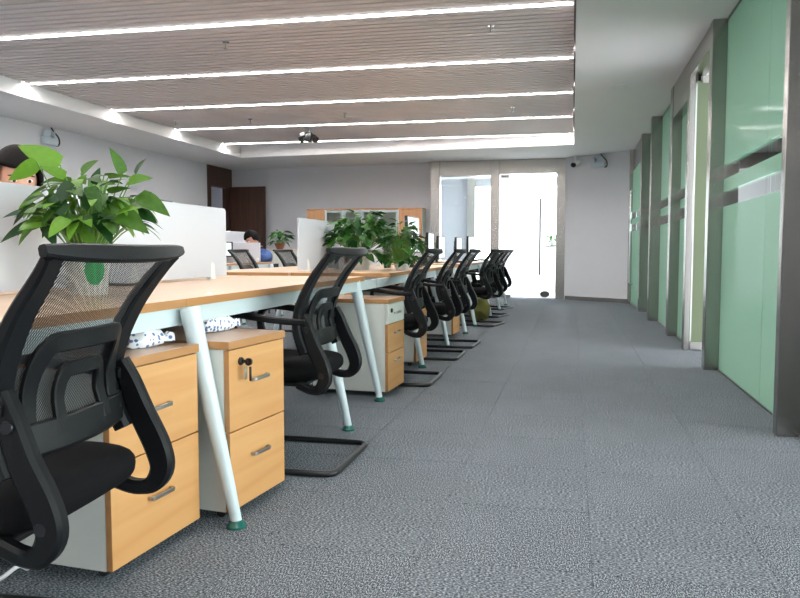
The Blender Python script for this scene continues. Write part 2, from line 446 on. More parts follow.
# ceiling: soffit ring round a sunken tray of slats
TXL, TXR = -6.0, 0.0
def tray_far(x): return 12.42 - 0.06 * x
ce = mb('ceiling_paint')
ce.prism([(XL - 0.1, -4.3), (TXL, -4.3), (TXL, tray_far(TXL)), (TXR, tray_far(TXR)), (TXR, -4.3), (5.4, -4.3), (5.4, 14.9), (XL - 0.1, 14.9)], CZ, 2.95)
ce.use('tray_back').box(TXL - 0.05, TXR + 0.05, -4.3, 13.0, 2.86, 2.93)
ceiling = struct(ce.build('ceiling'), 'white ceiling soffit around a sunken slatted tray', 'ceiling')
SK = 0.035
slat_me = mb('slat_paint').box(-2.985, 2.985, -0.034, 0.034, 0.0, 0.035).mesh('ceiling_slat')
strip_y = [5.86 + 1.62 * k for k in range(-6, 5)]  # strips out of view, near and behind the camera, are added for light
strip_y[-1] = 12.30
for a, b in zip(strip_y, strip_y[1:]):
    nsl = max(1, round((b - a - 0.12) / 0.1)); pitch = (b - a - 0.12) / nsl
    for j in range(nsl):
        y = a + 0.06 + pitch * (j + 0.5)
        if y < 1.5 - 4: continue
        inst('ceiling_slat', slat_me, ceiling, Matrix.Translation((-3.0, y - 3.0 * SK, TZ)) @ Matrix.Rotation(math.atan(SK), 4, 'Z'))
strip_lab = {5: 'long white light strip in the slatted ceiling, sixth before the far soffit'}
strip_me = mb('strip_light').box(-2.94, 2.94, -0.034, 0.034, 0.0, 0.03).mesh('diffuser')
cap_me = mb('ceiling_paint').box(-2.98, 2.98, -0.048, -0.034, -0.004, 0.04).box(-2.98, 2.98, 0.034, 0.048, -0.004, 0.04).mesh('housing')
ordn = ['last', 'second', 'third', 'fourth', 'fifth', 'sixth', 'seventh', 'eighth', 'ninth', 'tenth', 'eleventh']
for i, y in enumerate(strip_y):
    k = len(strip_y) - 1 - i
    lab = 'glowing linear light strip hard against the far soffit' if k == 0 else 'glowing linear light strip in the slatted ceiling, %s one back from the far soffit' % ordn[k]
    t = thing('ceiling_light', lab, 'ceiling light', (-3.0, y - 3.0 * SK, TZ - 0.006), math.atan(SK), 'linear light strips in the slatted ceiling')
    inst('diffuser', strip_me, t); inst('housing', cap_me, t)

# walls
struct(mb('wall_paint').box(XL - 0.15, XL, -4.3, 13.58, 0, CZ).box(XL - 0.15, XL, 14.62, 14.9, 0, CZ).build('wall_left'), 'plain pale wall along the far side of the desks', 'wall')
bw = mb('wall_paint')
bw.prism([(XL, 14.68), (-2.69, 14.32), (-2.69, 14.47), (XL, 14.83)], 0, CZ)
wb = bw.build('wall_back'); struct(wb, 'pale back wall behind the bookcases', 'wall')
struct(mb('wall_paint').prism([(-0.14, 14.12), (0.96, 13.34), (1.06, 13.48), (-0.06, 14.26)], 0, CZ).build('wall_back_right'), 'plain pale wall between the entrance and the green glass', 'wall')
struct(mb('steel').prism([(-0.13, 14.10), (0.95, 13.33), (0.96, 13.34), (-0.12, 14.115)], 0, 0.07).build('baseboard_back'), 'thin metal skirting along the short wall', 'baseboard')
# near wall, behind the viewer
struct(mb('wall_paint').box(XL, 5.4, -4.3, -4.2, 0, 2.9).build('wall_near'), 'plain pale wall facing the desks', 'wall')
# offices behind the glass: unseen window ribbon put in to admit daylight
ow = mb('wall_paint').box(5.1, 5.25, -4.3, 14.3, 0, 0.35).box(5.1, 5.25, -4.3, 14.3, 2.5, CZ)
struct(ow.build('wall_outer'), 'outer wall of the offices with a window ribbon', 'wall')
for k, y in enumerate((8.47, 11.68)):
    struct(mb('wall_paint').box(XG + 0.14, 5.1, y, y + 0.1, 0, CZ).build('wall_office_%d' % (k + 1)), 'pale partition wall between two offices', 'wall')
ww = struct(mb('steel_dark').box(5.14, 5.2, -4.3, 14.3, 0.35, 0.41).box(5.14, 5.2, -4.3, 14.3, 2.44, 2.5).build('window_2'), 'unseen ribbon of office windows put in to admit daylight', 'window')
for k in range(13):
    y = -4.2 + k * 1.53
    mb('steel_dark').box(5.14, 5.2, y - 0.025, y + 0.025, 0.41, 2.44).build('mullion', ww)

# ---- green glass wall: steel columns, headers, panes
def column(n, x0, x1, y0, y1, lab, z1=CZ, mat='steel'):
    return struct(mb(mat).box(x0, x1, y0, y1, 0, z1, 0.004, 1).build('trim_%d' % n), lab, 'column')
column(1, 0.985, 1.17, 3.905, 3.97, 'wide brushed steel column beside the double green pane')
column(2, 0.99, 1.12, 5.98, 6.10, 'brushed steel column beside the open glass door')
column(3, 0.995, 1.19, 8.27, 8.45, 'brushed steel column past the open glass door')
column(4, 0.965, 1.12, 10.05, 10.20, 'brushed steel column before the far partition')
column(5, 0.97, 1.12, 11.50, 11.66, 'brushed steel column beside the far glass door')
column(6, 0.93, 1.13, 13.24, 13.36, 'slim steel post at the end of the glass wall')
def gwin(n, y0, y1, joints, lab, z0=0.010, z1=CZ - 0.01, mat='green_frost', x=XG):
    r = struct(mb('steel_dark').box(x - 0.012, x + 0.012, y0, y1, 0.0, z0).box(x - 0.012, x + 0.012, y0, y1, z1 - 0.006, CZ).build('window_%d' % n), lab, 'window')
    ys = [y0] + joints + [y1]
    for a, b in zip(ys, ys[1:]):
        mb(mat).box(x - 0.006, x + 0.006, a + 0.002, b - 0.002, z0, z1).build('pane', r)
    return r
gwin(3, 3.97, 5.98, [4.72], 'double green frosted pane with two clear bands')
gwin(4, -2.0, 3.905, [-0.5, 1.0, 2.5], 'unseen clear glass panes added before the wide column to admit daylight', mat='clear_glass')  # panes out of view, added as clear glass to let daylight onto the desks
gwin(5, 8.45, 10.05, [], 'green frosted pane with two clear bands past the open door')
gwin(6, 10.20, 11.50, [], 'narrow bay of green frosted glass between two columns')
gwin(7, 7.26, 8.27, [], 'frosted glass side light beside the open glass door', 0.02, 2.30)
# header over the open doorway bay
hd = mb('steel').box(1.0, 1.13, 6.10, 7.14, 2.46, CZ).box(1.0, 1.13, 7.26, 8.27, 2.28, CZ)
struct(hd.build('trim_7'), 'brushed steel header over the open glass door', 'header')
struct(mb('steel').box(1.0, 1.05, 7.14, 7.26, 0, CZ, 0.003, 1).build('trim_8'), 'slim steel jamb carrying the open glass door', 'post')
d = struct(mb('olive_frost').box(1.062, 1.95, 7.155, 7.167, 0.055, 2.42).build('door_1'), 'frosted glass door standing open into the office', 'door')
mb('brushed_nickel').box(1.056, 1.95, 7.145, 7.177, 0.008, 0.075, 0.003, 1).build('bottom_rail', d)
mb('brushed_nickel').box(1.11, 1.34, 7.145, 7.177, 2.40, 2.47, 0.003, 1).build('door_closer', d)
mb('chrome').box(1.053, 1.066, 7.148, 7.174, 0.08, 2.40).build('edge_strip', d)
mb('chrome').tube([(1.9, 7.12, 0.7), (1.9, 7.12, 1.7)], 0.016, 10).build('door_handle', d)
# far glass door in the green wall
d = struct(mb('green_frost').box(0.985, 0.997, 11.70, 13.22, 0.05, 2.25).build('door_2'), 'far green glass door in the glass wall', 'door')
mb('chrome').tube(fillet([(0.985, 12.9, 1.9), (0.93, 12.9, 1.9), (0.93, 12.9, 0.35), (0.985, 12.9, 0.35)], 0.03), 0.014, 8).build('door_handle', d)
mb('steel_dark').box(0.976, 1.006, 11.70, 13.22, 0.006, 0.05).build('bottom_rail', d)
struct(mb('steel').box(0.99, 1.12, 11.66, 13.26, 2.27, CZ).build('trim_9'), 'steel header over the far green glass door', 'header')

# ---- glazed entrance in the back wall
Y0 = 14.20
for n, (a, b, lab) in enumerate([(-2.69, -2.51, 'steel post between the pale wall and the clear entrance pane'), (-1.53, -1.36, 'steel post between the clear pane and the glass entrance door'),
                                 (-0.305, -0.14, 'steel post between the glass entrance door and the short wall')]):
    struct(mb('steel').box(a, b, Y0 - 0.05, Y0 + 0.16, 0, CZ, 0.004, 1).build('trim_%d' % (10 + n)), lab, 'post')
struct(mb('steel').box(-2.51, -1.53, Y0 - 0.03, Y0 + 0.14, 2.33, CZ).box(-1.36, -0.305, Y0 - 0.03, Y0 + 0.14, 2.35, CZ).build('trim_13'), 'steel header above the glass entrance', 'header')
wn = struct(mb('steel_dark').box(-2.51, -1.53, Y0 + 0.03, Y0 + 0.07, 0, 0.05).build('window_8'), 'clear glass pane beside the entrance door', 'window')
mb('clear_glass').box(-2.505, -1.535, Y0 + 0.045, Y0 + 0.055, 0.05, 2.33).build('pane', wn)
d = struct(mb('white_frost').box(-1.345, -0.50, Y0 + 0.03, Y0 + 0.042, 0.02, 2.335).build('door_3'), 'bright frosted glass entrance door with a long bar handle', 'door')
mb('clear_glass').box(-0.498, -0.32, Y0 + 0.03, Y0 + 0.042, 0.02, 2.335).build('clear_strip', d)
mb('brushed_nickel').box(-1.35, -1.19, Y0 + 0.015, Y0 + 0.058, 2.285, 2.345, 0.004, 1).build('top_patch', d)
mb('brushed_nickel').box(-1.35, -1.14, Y0 + 0.015, Y0 + 0.058, 0.008, 0.07, 0.004, 1).build('bottom_patch', d)
mb('steel_dark').tube(fillet([(-0.6, Y0 + 0.035, 1.87), (-0.6, Y0 - 0.03, 1.87), (-0.6, Y0 - 0.03, 0.46), (-0.6, Y0 + 0.035, 0.46)], 0.03), 0.016, 10).build('door_handle', d)
mb('steel_dark').lathe([(0, -0.02), (0.055, -0.02), (0.06, -0.005), (0.06, 0.02), (0, 0.02)], 20, Matrix.Translation((-0.50, Y0 + 0.03, 0.085)) @ Matrix.Rotation(PI/2, 4, 'X') @ Matrix.Diagonal((1.5, 1, 1, 1))).build('floor_lock', d)

# lobby beyond the entrance
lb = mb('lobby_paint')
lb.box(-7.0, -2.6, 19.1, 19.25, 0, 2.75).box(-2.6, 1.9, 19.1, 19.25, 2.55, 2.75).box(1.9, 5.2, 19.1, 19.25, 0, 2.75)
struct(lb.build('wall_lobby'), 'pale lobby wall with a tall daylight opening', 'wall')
struct(mb('ceiling_paint').box(-7.0, -1.0, 14.9, 19.25, 2.75, 2.85).build('ceiling_lobby'), 'white lobby ceiling', 'ceiling')  # stops short, leaving an unseen skylight added to brighten the entrance door
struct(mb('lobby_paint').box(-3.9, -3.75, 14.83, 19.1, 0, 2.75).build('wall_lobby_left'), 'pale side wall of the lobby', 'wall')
struct(mb('steel').box(-2.64, -2.44, 18.95, 19.28, 0, 2.75).build('trim_14'), 'steel column in the lobby beside the daylight opening', 'column')
for k, (z, w_) in enumerate(((1.75, 'lowest'), (1.92, 'second lowest'), (2.06, 'second highest'), (2.22, 'highest'))):
    tag(mb('ceramic_white').box(-3.74, -3.70, 15.4, 18.6, z, z + 0.05).build('light_line_bar'), '%s of four white bars standing in for lines of light on the lobby side wall' % w_, 'light line bar', 'bars imitating lines of light in the lobby')  # plain white bars imitate lines of light beyond the clear pane
tag(mb('lamp_disc').lathe([(0, 0), (0.09, 0), (0.09, 0.02), (0, 0.02)], 16, Matrix.Translation((-2.75, 16.6, 2.725))).build('downlight'), 'round glowing downlight in the lobby ceiling', 'downlight')
rc = thing('reception_counter', 'white counter beyond the glass entrance', 'counter', (0.0, 16.9, 0))
mb('ceramic_white').box(-0.85, 0.6, -0.3, 0.3, 0.0, 1.0, 0.01, 1).build('body', rc)
mb('steel').box(-0.87, 0.62, -0.32, 0.32, 1.0, 1.03).build('top', rc)

# ---- walnut doorway at the far left corner
wd = mb('walnut').box(XL - 0.14, XL + 0.015, 13.58, 13.72, 0, CZ).box(XL - 0.14, XL + 0.015, 14.52, 14.66, 0, CZ).box(XL - 0.14, XL + 0.015, 13.72, 14.52, 2.22, CZ)
struct(wd.build('trim_15'), 'dark walnut door surround in the far corner', 'door frame')
struct(mb('wall_paint').box(XL - 1.2, XL - 1.1, 13.0, 15.2, 0, CZ).box(XL - 1.2, XL - 0.15, 13.0, 13.1, 0, CZ).box(XL - 1.2, XL - 0.15, 15.1, 15.2, 0, CZ).box(XL - 1.2, XL - 0.15, 13.0, 15.2, CZ, CZ + 0.05).build('wall_closet'), 'dim passage wall behind the walnut doorway', 'wall')
dr = struct(mb('walnut').box(0, 0.80, -0.022, 0.022, 0.01, 2.24, 0.003, 1).build('door_4', None, (XL + 0.06, 14.50, 0), math.radians(-3)), 'dark walnut door leaf standing open in the far corner', 'door')
mb('brushed_nickel').tube(fillet([(0.74, -0.02, 1.0), (0.74, -0.07, 1.0), (0.62, -0.07, 1.0)], 0.02), 0.009, 8).build('door_handle', dr)

# ================================================================== CHAIR
def backpt(u, v, off=0.0):
    """u -1..1 across, v 0..1 up the back; local +x is forward"""
    prof = [(-0.275, 0.440), (-0.236, 0.525), (-0.215, 0.605), (-0.230, 0.69), (-0.276, 0.785), (-0.338, 0.868), (-0.378, 0.915)]
    t = v * (len(prof) - 1); i = min(int(t), len(prof) - 2); f = t - i
    P = [Vector((p[0], 0, p[1])) for p in prof]
    p0 = P[max(i - 1, 0)] if i > 0 else P[0] * 2 - P[1]; p1 = P[i]; p2 = P[i + 1]; p3 = P[i + 2] if i + 2 < len(P) else P[-1] * 2 - P[-2]
    q = 0.5 * ((2 * p1) + (p2 - p0) * f + (2 * p0 - 5 * p1 + 4 * p2 - p3) * f * f + (3 * p1 - p0 - 3 * p2 + p3) * f ** 3)
    dq = 0.5 * ((p2 - p0) + 2 * (2 * p0 - 5 * p1 + 4 * p2 - p3) * f + 3 * (3 * p1 - p0 - 3 * p2 + p3) * f * f).normalized()
    n = Vector((-dq.z, 0, dq.x))        # points to the rear
    hw = 0.198 + 0.030 * max(0.0, (v - 0.35) / 0.65) ** 1.5 + 0.012 * max(0.0, 0.35 - v) / 0.35 + 0.020 * max(0.0, (v - 0.75) / 0.25) ** 2
    q = q + n * off + Vector((0.034 * u * u, 0, 0))
    return Vector((q.x, u * hw, q.z)), n

def make_chair(label):
    t = thing('mesh_back_chair', label, 'chair')
    # seat cushion
    def seat(dv):
        x, y, z = dv; e = 0.42
        sx = math.copysign(abs(x) ** e, x); sy = math.copysign(abs(y) ** e, y); sz = math.copysign(abs(z) ** 0.7, z)
        nrm = max(abs(sx), abs(sy), 1e-6)
        px, py = 0.250 * sx, 0.232 * sy
        k = 1.0
        pz = 0.412 + 0.050 * sz
        pz -= 0.035 * max(0, (px - 0.12) / 0.125) ** 2
        pz -= 0.012 * max(0, 1 - (px * px + py * py) / 0.05) * (1 if z > 0 else 0)
        return (px - 0.02, py, pz)
    s = mb('black_fabric'); s.blob(seat, 32, 16); s.build('seat', t)
    p = mb('black_plastic'); p.box(-0.20, 0.17, -0.19, 0.19, 0.350, 0.370, 0.006, 1); p.build('seat_pan', t)
    # back frame : two rails and the top bar
    fr = mb('black_plastic')
    for u in (-1, 1):
        pts = []; ws = []; th = []
        for k in range(25):
            v = 0.10 + k / 24 * 0.855; q, n = backpt(u, v, 0.0); pts.append(q)
            ws.append(0.058 + 0.012 * math.sin(PI * v) - 0.022 * v ** 3); th.append(0.046 - 0.028 * v)
        fr.ribbon(pts, ws, th, (0, 1, 0))
    top = [backpt(-1.09 + 2.18 * k / 20, 0.955 + 0.025 * abs(k / 10 - 1) ** 2, 0)[0] for k in range(21)]
    fr.ribbon(top, [0.022 + 0.014 * (1 - abs(k / 10 - 1) ** 4) for k in range(21)], 0.020, (0.25, 0, 1))
    low = [backpt(-1 + 2 * k / 12, 0.19, 0.004)[0] for k in range(13)]
    fr.ribbon(low, 0.055, 0.022, (0.1, 0, 1))
    fr.build('back_frame', t)
    nm = mb('chair_net')
    nm.grid(lambda a, b: backpt(-0.97 + 1.94 * a, 0.16 + 0.81 * b, -0.006)[0], 16, 24); nm.build('back_mesh', t)
    # lumbar support: nested rounded arches behind the net
    lu = mb('black_plastic')
    def arch(hu, v0, v1, w, off):
        base = fillet([(-hu * 1.08, v0, 0), (-hu, v1, 0), (hu, v1, 0), (hu * 1.08, v0, 0)], 0.22, 8)
        lu.ribbon([backpt(q.x, q.y, off)[0] for q in fillet2(base)], w, 0.014, (0, 0, 0) if False else [tang(q) for q in fillet2(base)])
    def fillet2(b):
        out = []
        for a, c in zip(b, b[1:]):
            n = max(1, int((c - a).length / 0.08))
            for k in range(n): out.append(a.lerp(c, k / n))
        out.append(b[-1]); return out
    def tang(q):    # in-surface direction pointing to the arch centre
        a = backpt(0, 0.30, 0)[0]; b = backpt(q.x, q.y, 0)[0]
        v = (a - b); v.x *= 0.2
        return v.normalized() if v.length > 1e-5 else Vector((0, 0, 1))
    arch(0.70, 0.20, 0.58, 0.040, 0.022); arch(0.36, 0.20, 0.47, 0.032, 0.028)
    lu.ribbon([backpt(-0.95 + 1.9 * k / 12, 0.205, 0.018)[0] for k in range(13)], 0.065, 0.018, (0.1, 0, 1))
    lu.build('lumbar_support', t)
    # armrests with their swept side brackets
    for s_ in (-1, 1):
        y = 0.208 * s_
        a = mb('black_plastic')
        br = smooth_path([(-0.205, y, 0.650), (-0.224, y * 1.02, 0.60), (-0.250, y * 1.04, 0.525), (-0.288, y * 1.04, 0.445), (-0.300, y * 1.04, 0.390), (-0.276, y * 1.04, 0.350), (-0.235, y, 0.344), (-0.18, y * 0.97, 0.362)], 5)
        m = len(br)
        a.ribbon(br, 0.034, [0.034 + 0.028 * math.sin(PI * min(1, k / m * 1.3)) for k in range(m)], (0, 1, 0))
        ar = smooth_path([(-0.215, y, 0.620), (-0.10, y * 1.1, 0.628), (0.06, y * 1.1, 0.646), (0.135, y * 1.1, 0.643), (0.172, y * 1.1, 0.612), (0.172, y * 1.1, 0.550), (0.150, y * 1.08, 0.465), (0.13, y * 1.0, 0.385)], 5)
        m = len(ar)
        a.ribbon(ar, [0.050 if k < m * 0.5 else 0.034 for k in range(m)], [0.026 + 0.05 * max(0, (k / m - 0.6)) for k in range(m)], (0, 1, 0))
        arm = a.build('armrest', t)
        for bx, bz in ((-0.228, 0.59), (-0.288, 0.405)):
            b = mb('black_tube').lathe([(0, -0.004), (0.012, -0.004), (0.013, 0), (0.010, 0.004), (0, 0.004)], 12, Matrix.Translation((bx, y * 1.03 + 0.017 * s_, bz)) @ Matrix.Rotation(PI/2, 4, 'X'))
            b.build('bolt', arm)
    # cantilever sled base
    hw = 0.255; r = 0.013
    path = [(-0.05, -hw + 0.05, 0.352), (0.12, -hw + 0.05, 0.352), (0.235, -hw, 0.352), (0.235, -hw, r), (-0.345, -hw, r), (-0.345, hw, r), (0.235, hw, r), (0.235, hw, 0.352), (0.12, hw - 0.05, 0.352), (-0.05, hw - 0.05, 0.352)]
    mb('black_tube').tube(fillet(path, 0.055, 6), r, 10).build('sled_base', t)
    return t

aisle_labels = [
    ('black mesh-back chair beside the pedestal without a keyed lock', (-1.235, 1.335), 184.5),
    ('black mesh-back cantilever chair beside the pedestal with keys in its lock', (-1.265, 3.03), 180),
    ('black mesh-back chair next to the pedestal with a white top drawer', (-1.265, 5.05), 180),
    ('black mesh-back chair, second from the white-drawer pedestal', (-1.265, 6.26), 180),
    ('black mesh-back chair, third from the white-drawer pedestal', (-1.235, 7.05), 178),
    ('black mesh-back chair beside the olive bag', (-1.20, 9.10), 168),
    ('black mesh-back chair, second past the olive bag', (-1.25, 10.32), 166),
    ('black mesh-back chair nearest to the glass entrance', (-1.30, 11.66), 166),
]
proto = None; chairs = []
for lab, (x, y), a in aisle_labels:
    if proto is None:
        proto = make_chair(lab); proto.location = (x, y, 0); proto.rotation_euler = (0, 0, math.radians(a)); proto['group'] = 'chairs along the aisle'
    else: chairs.append(dup(proto, (x, y, 0), math.radians(a), lab, 'chairs along the aisle'))
for lab, (x, y), a in [
    ('black chair across the desk from the keyed pedestal', (-3.0, 3.75), 4),
    ('black chair seen past the end of the first white panel', (-3.22, 7.50), 2),
    ('black chair in front of the low white cabinet with the potted plant', (-3.22, 8.75), -4),
    ('black chair across the desk from the white-drawer pedestal', (-2.93, 5.35), 0)]:
    dup(proto, (x, y, 0), math.radians(a), lab, 'chairs across the desks')

# ================================================================== BENCH DESKS
XF, XB, XM = -1.25, -2.75, -2.0
def leg_mesh(dx):
    m = mb('white_steel')
    m.tube([(0, 0, 0.722), (dx * 0.5, 0, 0.37), (dx, 0, 0.022)], [0.034, 0.027, 0.0185], 16)
    return m.mesh('leg')
def foot_mesh():
    return mb('foot_green').lathe([(0, 0), (0.032, 0), (0.033, 0.008), (0.026, 0.016), (0.018, 0.026), (0, 0.026)], 18).mesh('foot')
LEG_R, LEG_L, FOOT = leg_mesh(0.155), leg_mesh(-0.155), foot_mesh()
LEGX = {2.20: 0.045, 3.55: 0.075, 4.29: 0.105, 5.6: 0.105, 6.82: 0.105, 8.0: 0.105, 8.82: 0.105}
def bench(label, y0, y1, legs, joints, b0, b1, xf=XF, xb=XB, xm=XM, group='bench desks in a row along the aisle'):
    t = thing('bench_desk', label, 'desk', (0, 0, 0), 0, group)
    ys = [y0] + joints + [y1]
    for a, b in zip(ys, ys[1:]):
        for xa, xc in ((xm + 0.012, xf), (xb, xm - 0.012)):
            o = mb('maple').box(xa, xc, a + 0.0012, b - 0.0012, 0.722, 0.75)
            e0, e1 = (xc, xc + 0.001) if xc == xf else (xa - 0.001, xa)
            o.use('maple_edge').box(e0, e1, a + 0.0012, b - 0.0012, 0.7225, 0.7495)
            if a == y0: o.box(xa, xc, a, a + 0.0011, 0.7225, 0.7495)
            o.build('worktop', t)
    for xx in (xf - 0.036, xb + 0.006):
        mb('white_steel').box(xx, xx + 0.03, b0, b1, 0.665, 0.7213).build('side_beam', t)
    for yy in sorted(set([y0 + 0.05, y1 - 0.08] + legs)):
        mb('white_steel').box(xb + 0.037, xf - 0.037, yy - 0.02, yy + 0.02, 0.672, 0.7213).build('cross_beam', t)
    for yy in legs:
        for xx, me, dx in ((xf - LEGX.get(yy, 0.05) + 0.075, LEG_R, 0.155), (xb + 0.03, LEG_L, -0.155)):
            l = inst('leg', me, t, Matrix.Translation((xx, yy, 0)))
            inst('foot', FOOT, l, Matrix.Translation((dx, 0, 0)))
    mb('white_steel').box(xm - 0.09, xm + 0.09, y0 + 0.1, y1 - 0.1, 0.60, 0.615).box(xm - 0.09, xm - 0.08, y0 + 0.1, y1 - 0.1, 0.615, 0.67).box(xm + 0.08, xm + 0.09, y0 + 0.1, y1 - 0.1, 0.615, 0.67).build('cable_tray', t)
    return t
bench('pale maple bench desk on white splayed legs nearest the keyed pedestal', 0.75, 4.40, [1.0, 2.20, 3.55, 4.29], [2.23, 3.60], 0.8, 4.72)
bench('pale maple bench desk carrying the two bushy shrubs', 5.05, 8.25, [5.6, 6.82, 8.0], [6.2, 7.4], 4.725, 8.2)
bench('pale maple bench desk nearest the glass entrance', 8.62, 12.5, [8.82, 10.05, 11.3, 12.4], [9.9, 11.2], 8.67, 12.4)
bench('bench desk by the reading person, behind the low white cabinet', 8.2, 9.75, [8.4, 9.6], [], 8.25, 9.7, -4.10, -5.40, -4.75, 'bench desk of the far row')

# desk-top panels with clip feet
def panel(label, y0, y1, ztop=1.155, x=XM, group='white desk divider panels'):
    t = thing('divider_panel', label, 'panel', (x, (y0 + y1) / 2, 0.75), 0, group)
    L = (y1 - y0) / 2; h = ztop - 0.75
    pl = [Vector((0, -L, 0.012)), Vector((0, L, 0.012)), Vector((0, L, h)), Vector((0, -L, h))]
    bm = bmesh.new(); ring = []
    pts = [(-L, 0.012), (L, 0.012)] + [(L - 0.025 + 0.025 * math.cos(a), h - 0.025 + 0.025 * math.sin(a)) for a in [PI/2 * k / 5 for k in range(6)]] + \
          [(-L + 0.025 - 0.025 * math.sin(a), h - 0.025 + 0.025 * math.cos(a)) for a in [PI/2 * k / 5 for k in range(6)]]
    A = [bm.verts.new((-0.008, a, b)) for a, b in pts]; B = [bm.verts.new((0.008, a, b)) for a, b in pts]
    bm.faces.new(A); bm.faces.new(B[::-1]); n = len(pts)
    for k in range(n): bm.faces.new((A[k], B[k], B[(k + 1) % n], A[(k + 1) % n]))
    bmesh.ops.recalc_face_normals(bm, faces=bm.faces[:])
    m = MB().use('panel_frost'); m._add(bm); m.build('sheet', t)
    for yy in (-L + 0.18, L - 0.18):
        for sx in (1,):
            c = mb('ceramic_white')
            c.ribbon([(0.0, yy, 0.0), (0.0, yy, 0.03), (0.0, yy, 0.075), (0.0, yy, 0.092)], [0.044, 0.042, 0.036, 0.018], [0.046, 0.042, 0.036, 0.024], (0, 1, 0))
            c.build('clip', t)
    return t
panel('white frosted divider panel behind the leafy pothos', 1.70, 2.86)
panel('white frosted divider panel between the pothos and the end of its desk', 2.90, 4.035)
panel('white frosted divider panel before the two bushy shrubs', 5.235, 6.35)
panel('white frosted divider panel behind the bushy shrubs', 6.65, 7.78, 1.10)
panel('white frosted divider panel on the desk nearest the entrance', 8.9, 10.0, 1.02)
t = thing('floor_screen', 'tall white floor screen beside the reading person', 'screen', (-5.0, 10.45, 0))
mb('panel_frost').box(-0.012, 0.012, -0.55, 0.55, 0.03, 1.20, 0.006, 1).build('sheet', t)
for yy in (-0.4, 0.4): mb('white_steel').box(-0.15, 0.15, yy - 0.025, yy + 0.025, 0.0, 0.03, 0.004, 1).build('foot', t)
t = thing('stool', 'round stool under the person in the blue shirt', 'stool', (-4.40, 10.12, 0))
mb('black_fabric').lathe([(0, 0.40), (0.17, 0.40), (0.18, 0.42), (0.17, 0.445), (0, 0.45)], 24).build('seat', t)
for k in range(4):
    a = PI / 4 + k * PI / 2
    mb('black_tube').tube([(0.12 * math.cos(a), 0.12 * math.sin(a), 0.41), (0.18 * math.cos(a), 0.18 * math.sin(a), 0.0)], 0.012, 8).build('leg', t)
# cross panel in front of the reading person
t = thing('divider_panel', 'low white cross panel in front of the reading person', 'panel', (-4.43, 9.30, 0.75), 0, 'panels of the far row')
mb('panel_frost').box(-0.335, 0.335, -0.008, 0.008, 0.0, 0.265, 0.004, 1).build('sheet', t)
mb('ceramic_white').box(-0.32, -0.28, -0.02, 0.02, 0.0, 0.06, 0.006, 1).build('clip', t); mb('ceramic_white').box(0.28, 0.32, -0.02, 0.02, 0.0, 0.06, 0.006, 1).build('clip', t)

# ================================================================== PEDESTALS
def pedestal(label, loc, rotdeg, fronts, W=0.415, D=0.50, Ht=0.61, key=False, group='rolling drawer pedestals under the desks', lock=True):
    """front faces local +x, origin at front centre on the floor. fronts: list of (z0,z1,material,handle)"""
    t = thing('drawer_pedestal', label, 'pedestal', loc, math.radians(rotdeg), group)
    mb('melamine').box(-D, -0.021, -W/2, W/2, 0.035, Ht - 0.028).build('body', t)
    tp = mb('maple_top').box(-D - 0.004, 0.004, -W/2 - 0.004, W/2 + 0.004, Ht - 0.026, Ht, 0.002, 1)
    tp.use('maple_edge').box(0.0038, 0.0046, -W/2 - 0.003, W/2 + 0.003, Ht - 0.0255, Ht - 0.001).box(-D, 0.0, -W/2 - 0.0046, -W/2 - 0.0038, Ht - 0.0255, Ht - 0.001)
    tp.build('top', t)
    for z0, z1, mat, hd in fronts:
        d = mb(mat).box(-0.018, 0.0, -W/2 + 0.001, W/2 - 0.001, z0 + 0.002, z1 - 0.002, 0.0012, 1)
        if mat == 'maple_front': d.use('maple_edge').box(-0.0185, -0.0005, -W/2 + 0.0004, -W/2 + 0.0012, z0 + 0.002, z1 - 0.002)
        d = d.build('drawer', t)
        zc = z0 + (z1 - z0) * hd
        h = mb('brushed_nickel').ribbon(fillet([(0.0, -0.052, zc), (0.018, -0.052, zc), (0.018, 0.052, zc), (0.0, 0.052, zc)], 0.010, 4), 0.012, 0.007, (0, 0, 1))
        h.build('handle', d)
    z0, z1 = fronts[-1][0], fronts[-1][1]
    if lock:
        lk = mb('caster_black').lathe([(0, -0.002), (0.014, -0.002), (0.014, 0.006), (0.011, 0.009), (0, 0.009)], 16, Matrix.Translation((0.0, -W/2 + 0.07, z1 - 0.045)) @ Matrix.Rotation(PI/2, 4, 'Y')).build('lock', t)
        if key:
            mb('caster_black').lathe([(0, -0.004), (0.013, -0.004), (0.013, 0.004), (0, 0.004)], 16, Matrix.Translation((0.026, -W/2 + 0.082, z1 - 0.048)) @ Matrix.Rotation(PI/2, 4, 'X')).box(0.008, 0.03, -W/2 + 0.068, -W/2 + 0.072, z1 - 0.05, z1 - 0.04).build('key_bow', lk)
            mb('brushed_nickel').box(0.022, 0.025, -W/2 + 0.060, -W/2 + 0.074, z1 - 0.105, z1 - 0.06, 0.001, 1).build('key', lk)
            mb('caster_black').box(0.024, 0.030, -W/2 + 0.085, -W/2 + 0.095, z1 - 0.115, z1 - 0.065, 0.002, 1).build('key', lk)
    for cx in (-0.06, -D + 0.06):
        for cy in (-W/2 + 0.05, W/2 - 0.05):
            c = mb('caster_black').box(cx - 0.015, cx + 0.015, cy - 0.014, cy + 0.014, 0.022, 0.036)
            c.lathe([(0, -0.012), (0.0165, -0.012), (0.017, -0.009), (0.017, 0.009), (0.0165, 0.012), (0, 0.012)], 14, Matrix.Translation((cx - 0.004, cy, 0.017)) @ Matrix.Rotation(PI/2, 4, 'X'))
            c.build('caster', t)
    return t
two = [(0.035, 0.325, 'maple_front', 0.53), (0.325, 0.582, 'maple_front', 0.49)]
two_b = [(0.035, 0.305, 'maple_front', 0.62), (0.305, 0.582, 'maple_front', 0.58)]
three = [(0.035, 0.275, 'maple_front', 0.76), (0.275, 0.455, 'maple_front', 0.66), (0.455, 0.582, 'melamine', 0.5)]
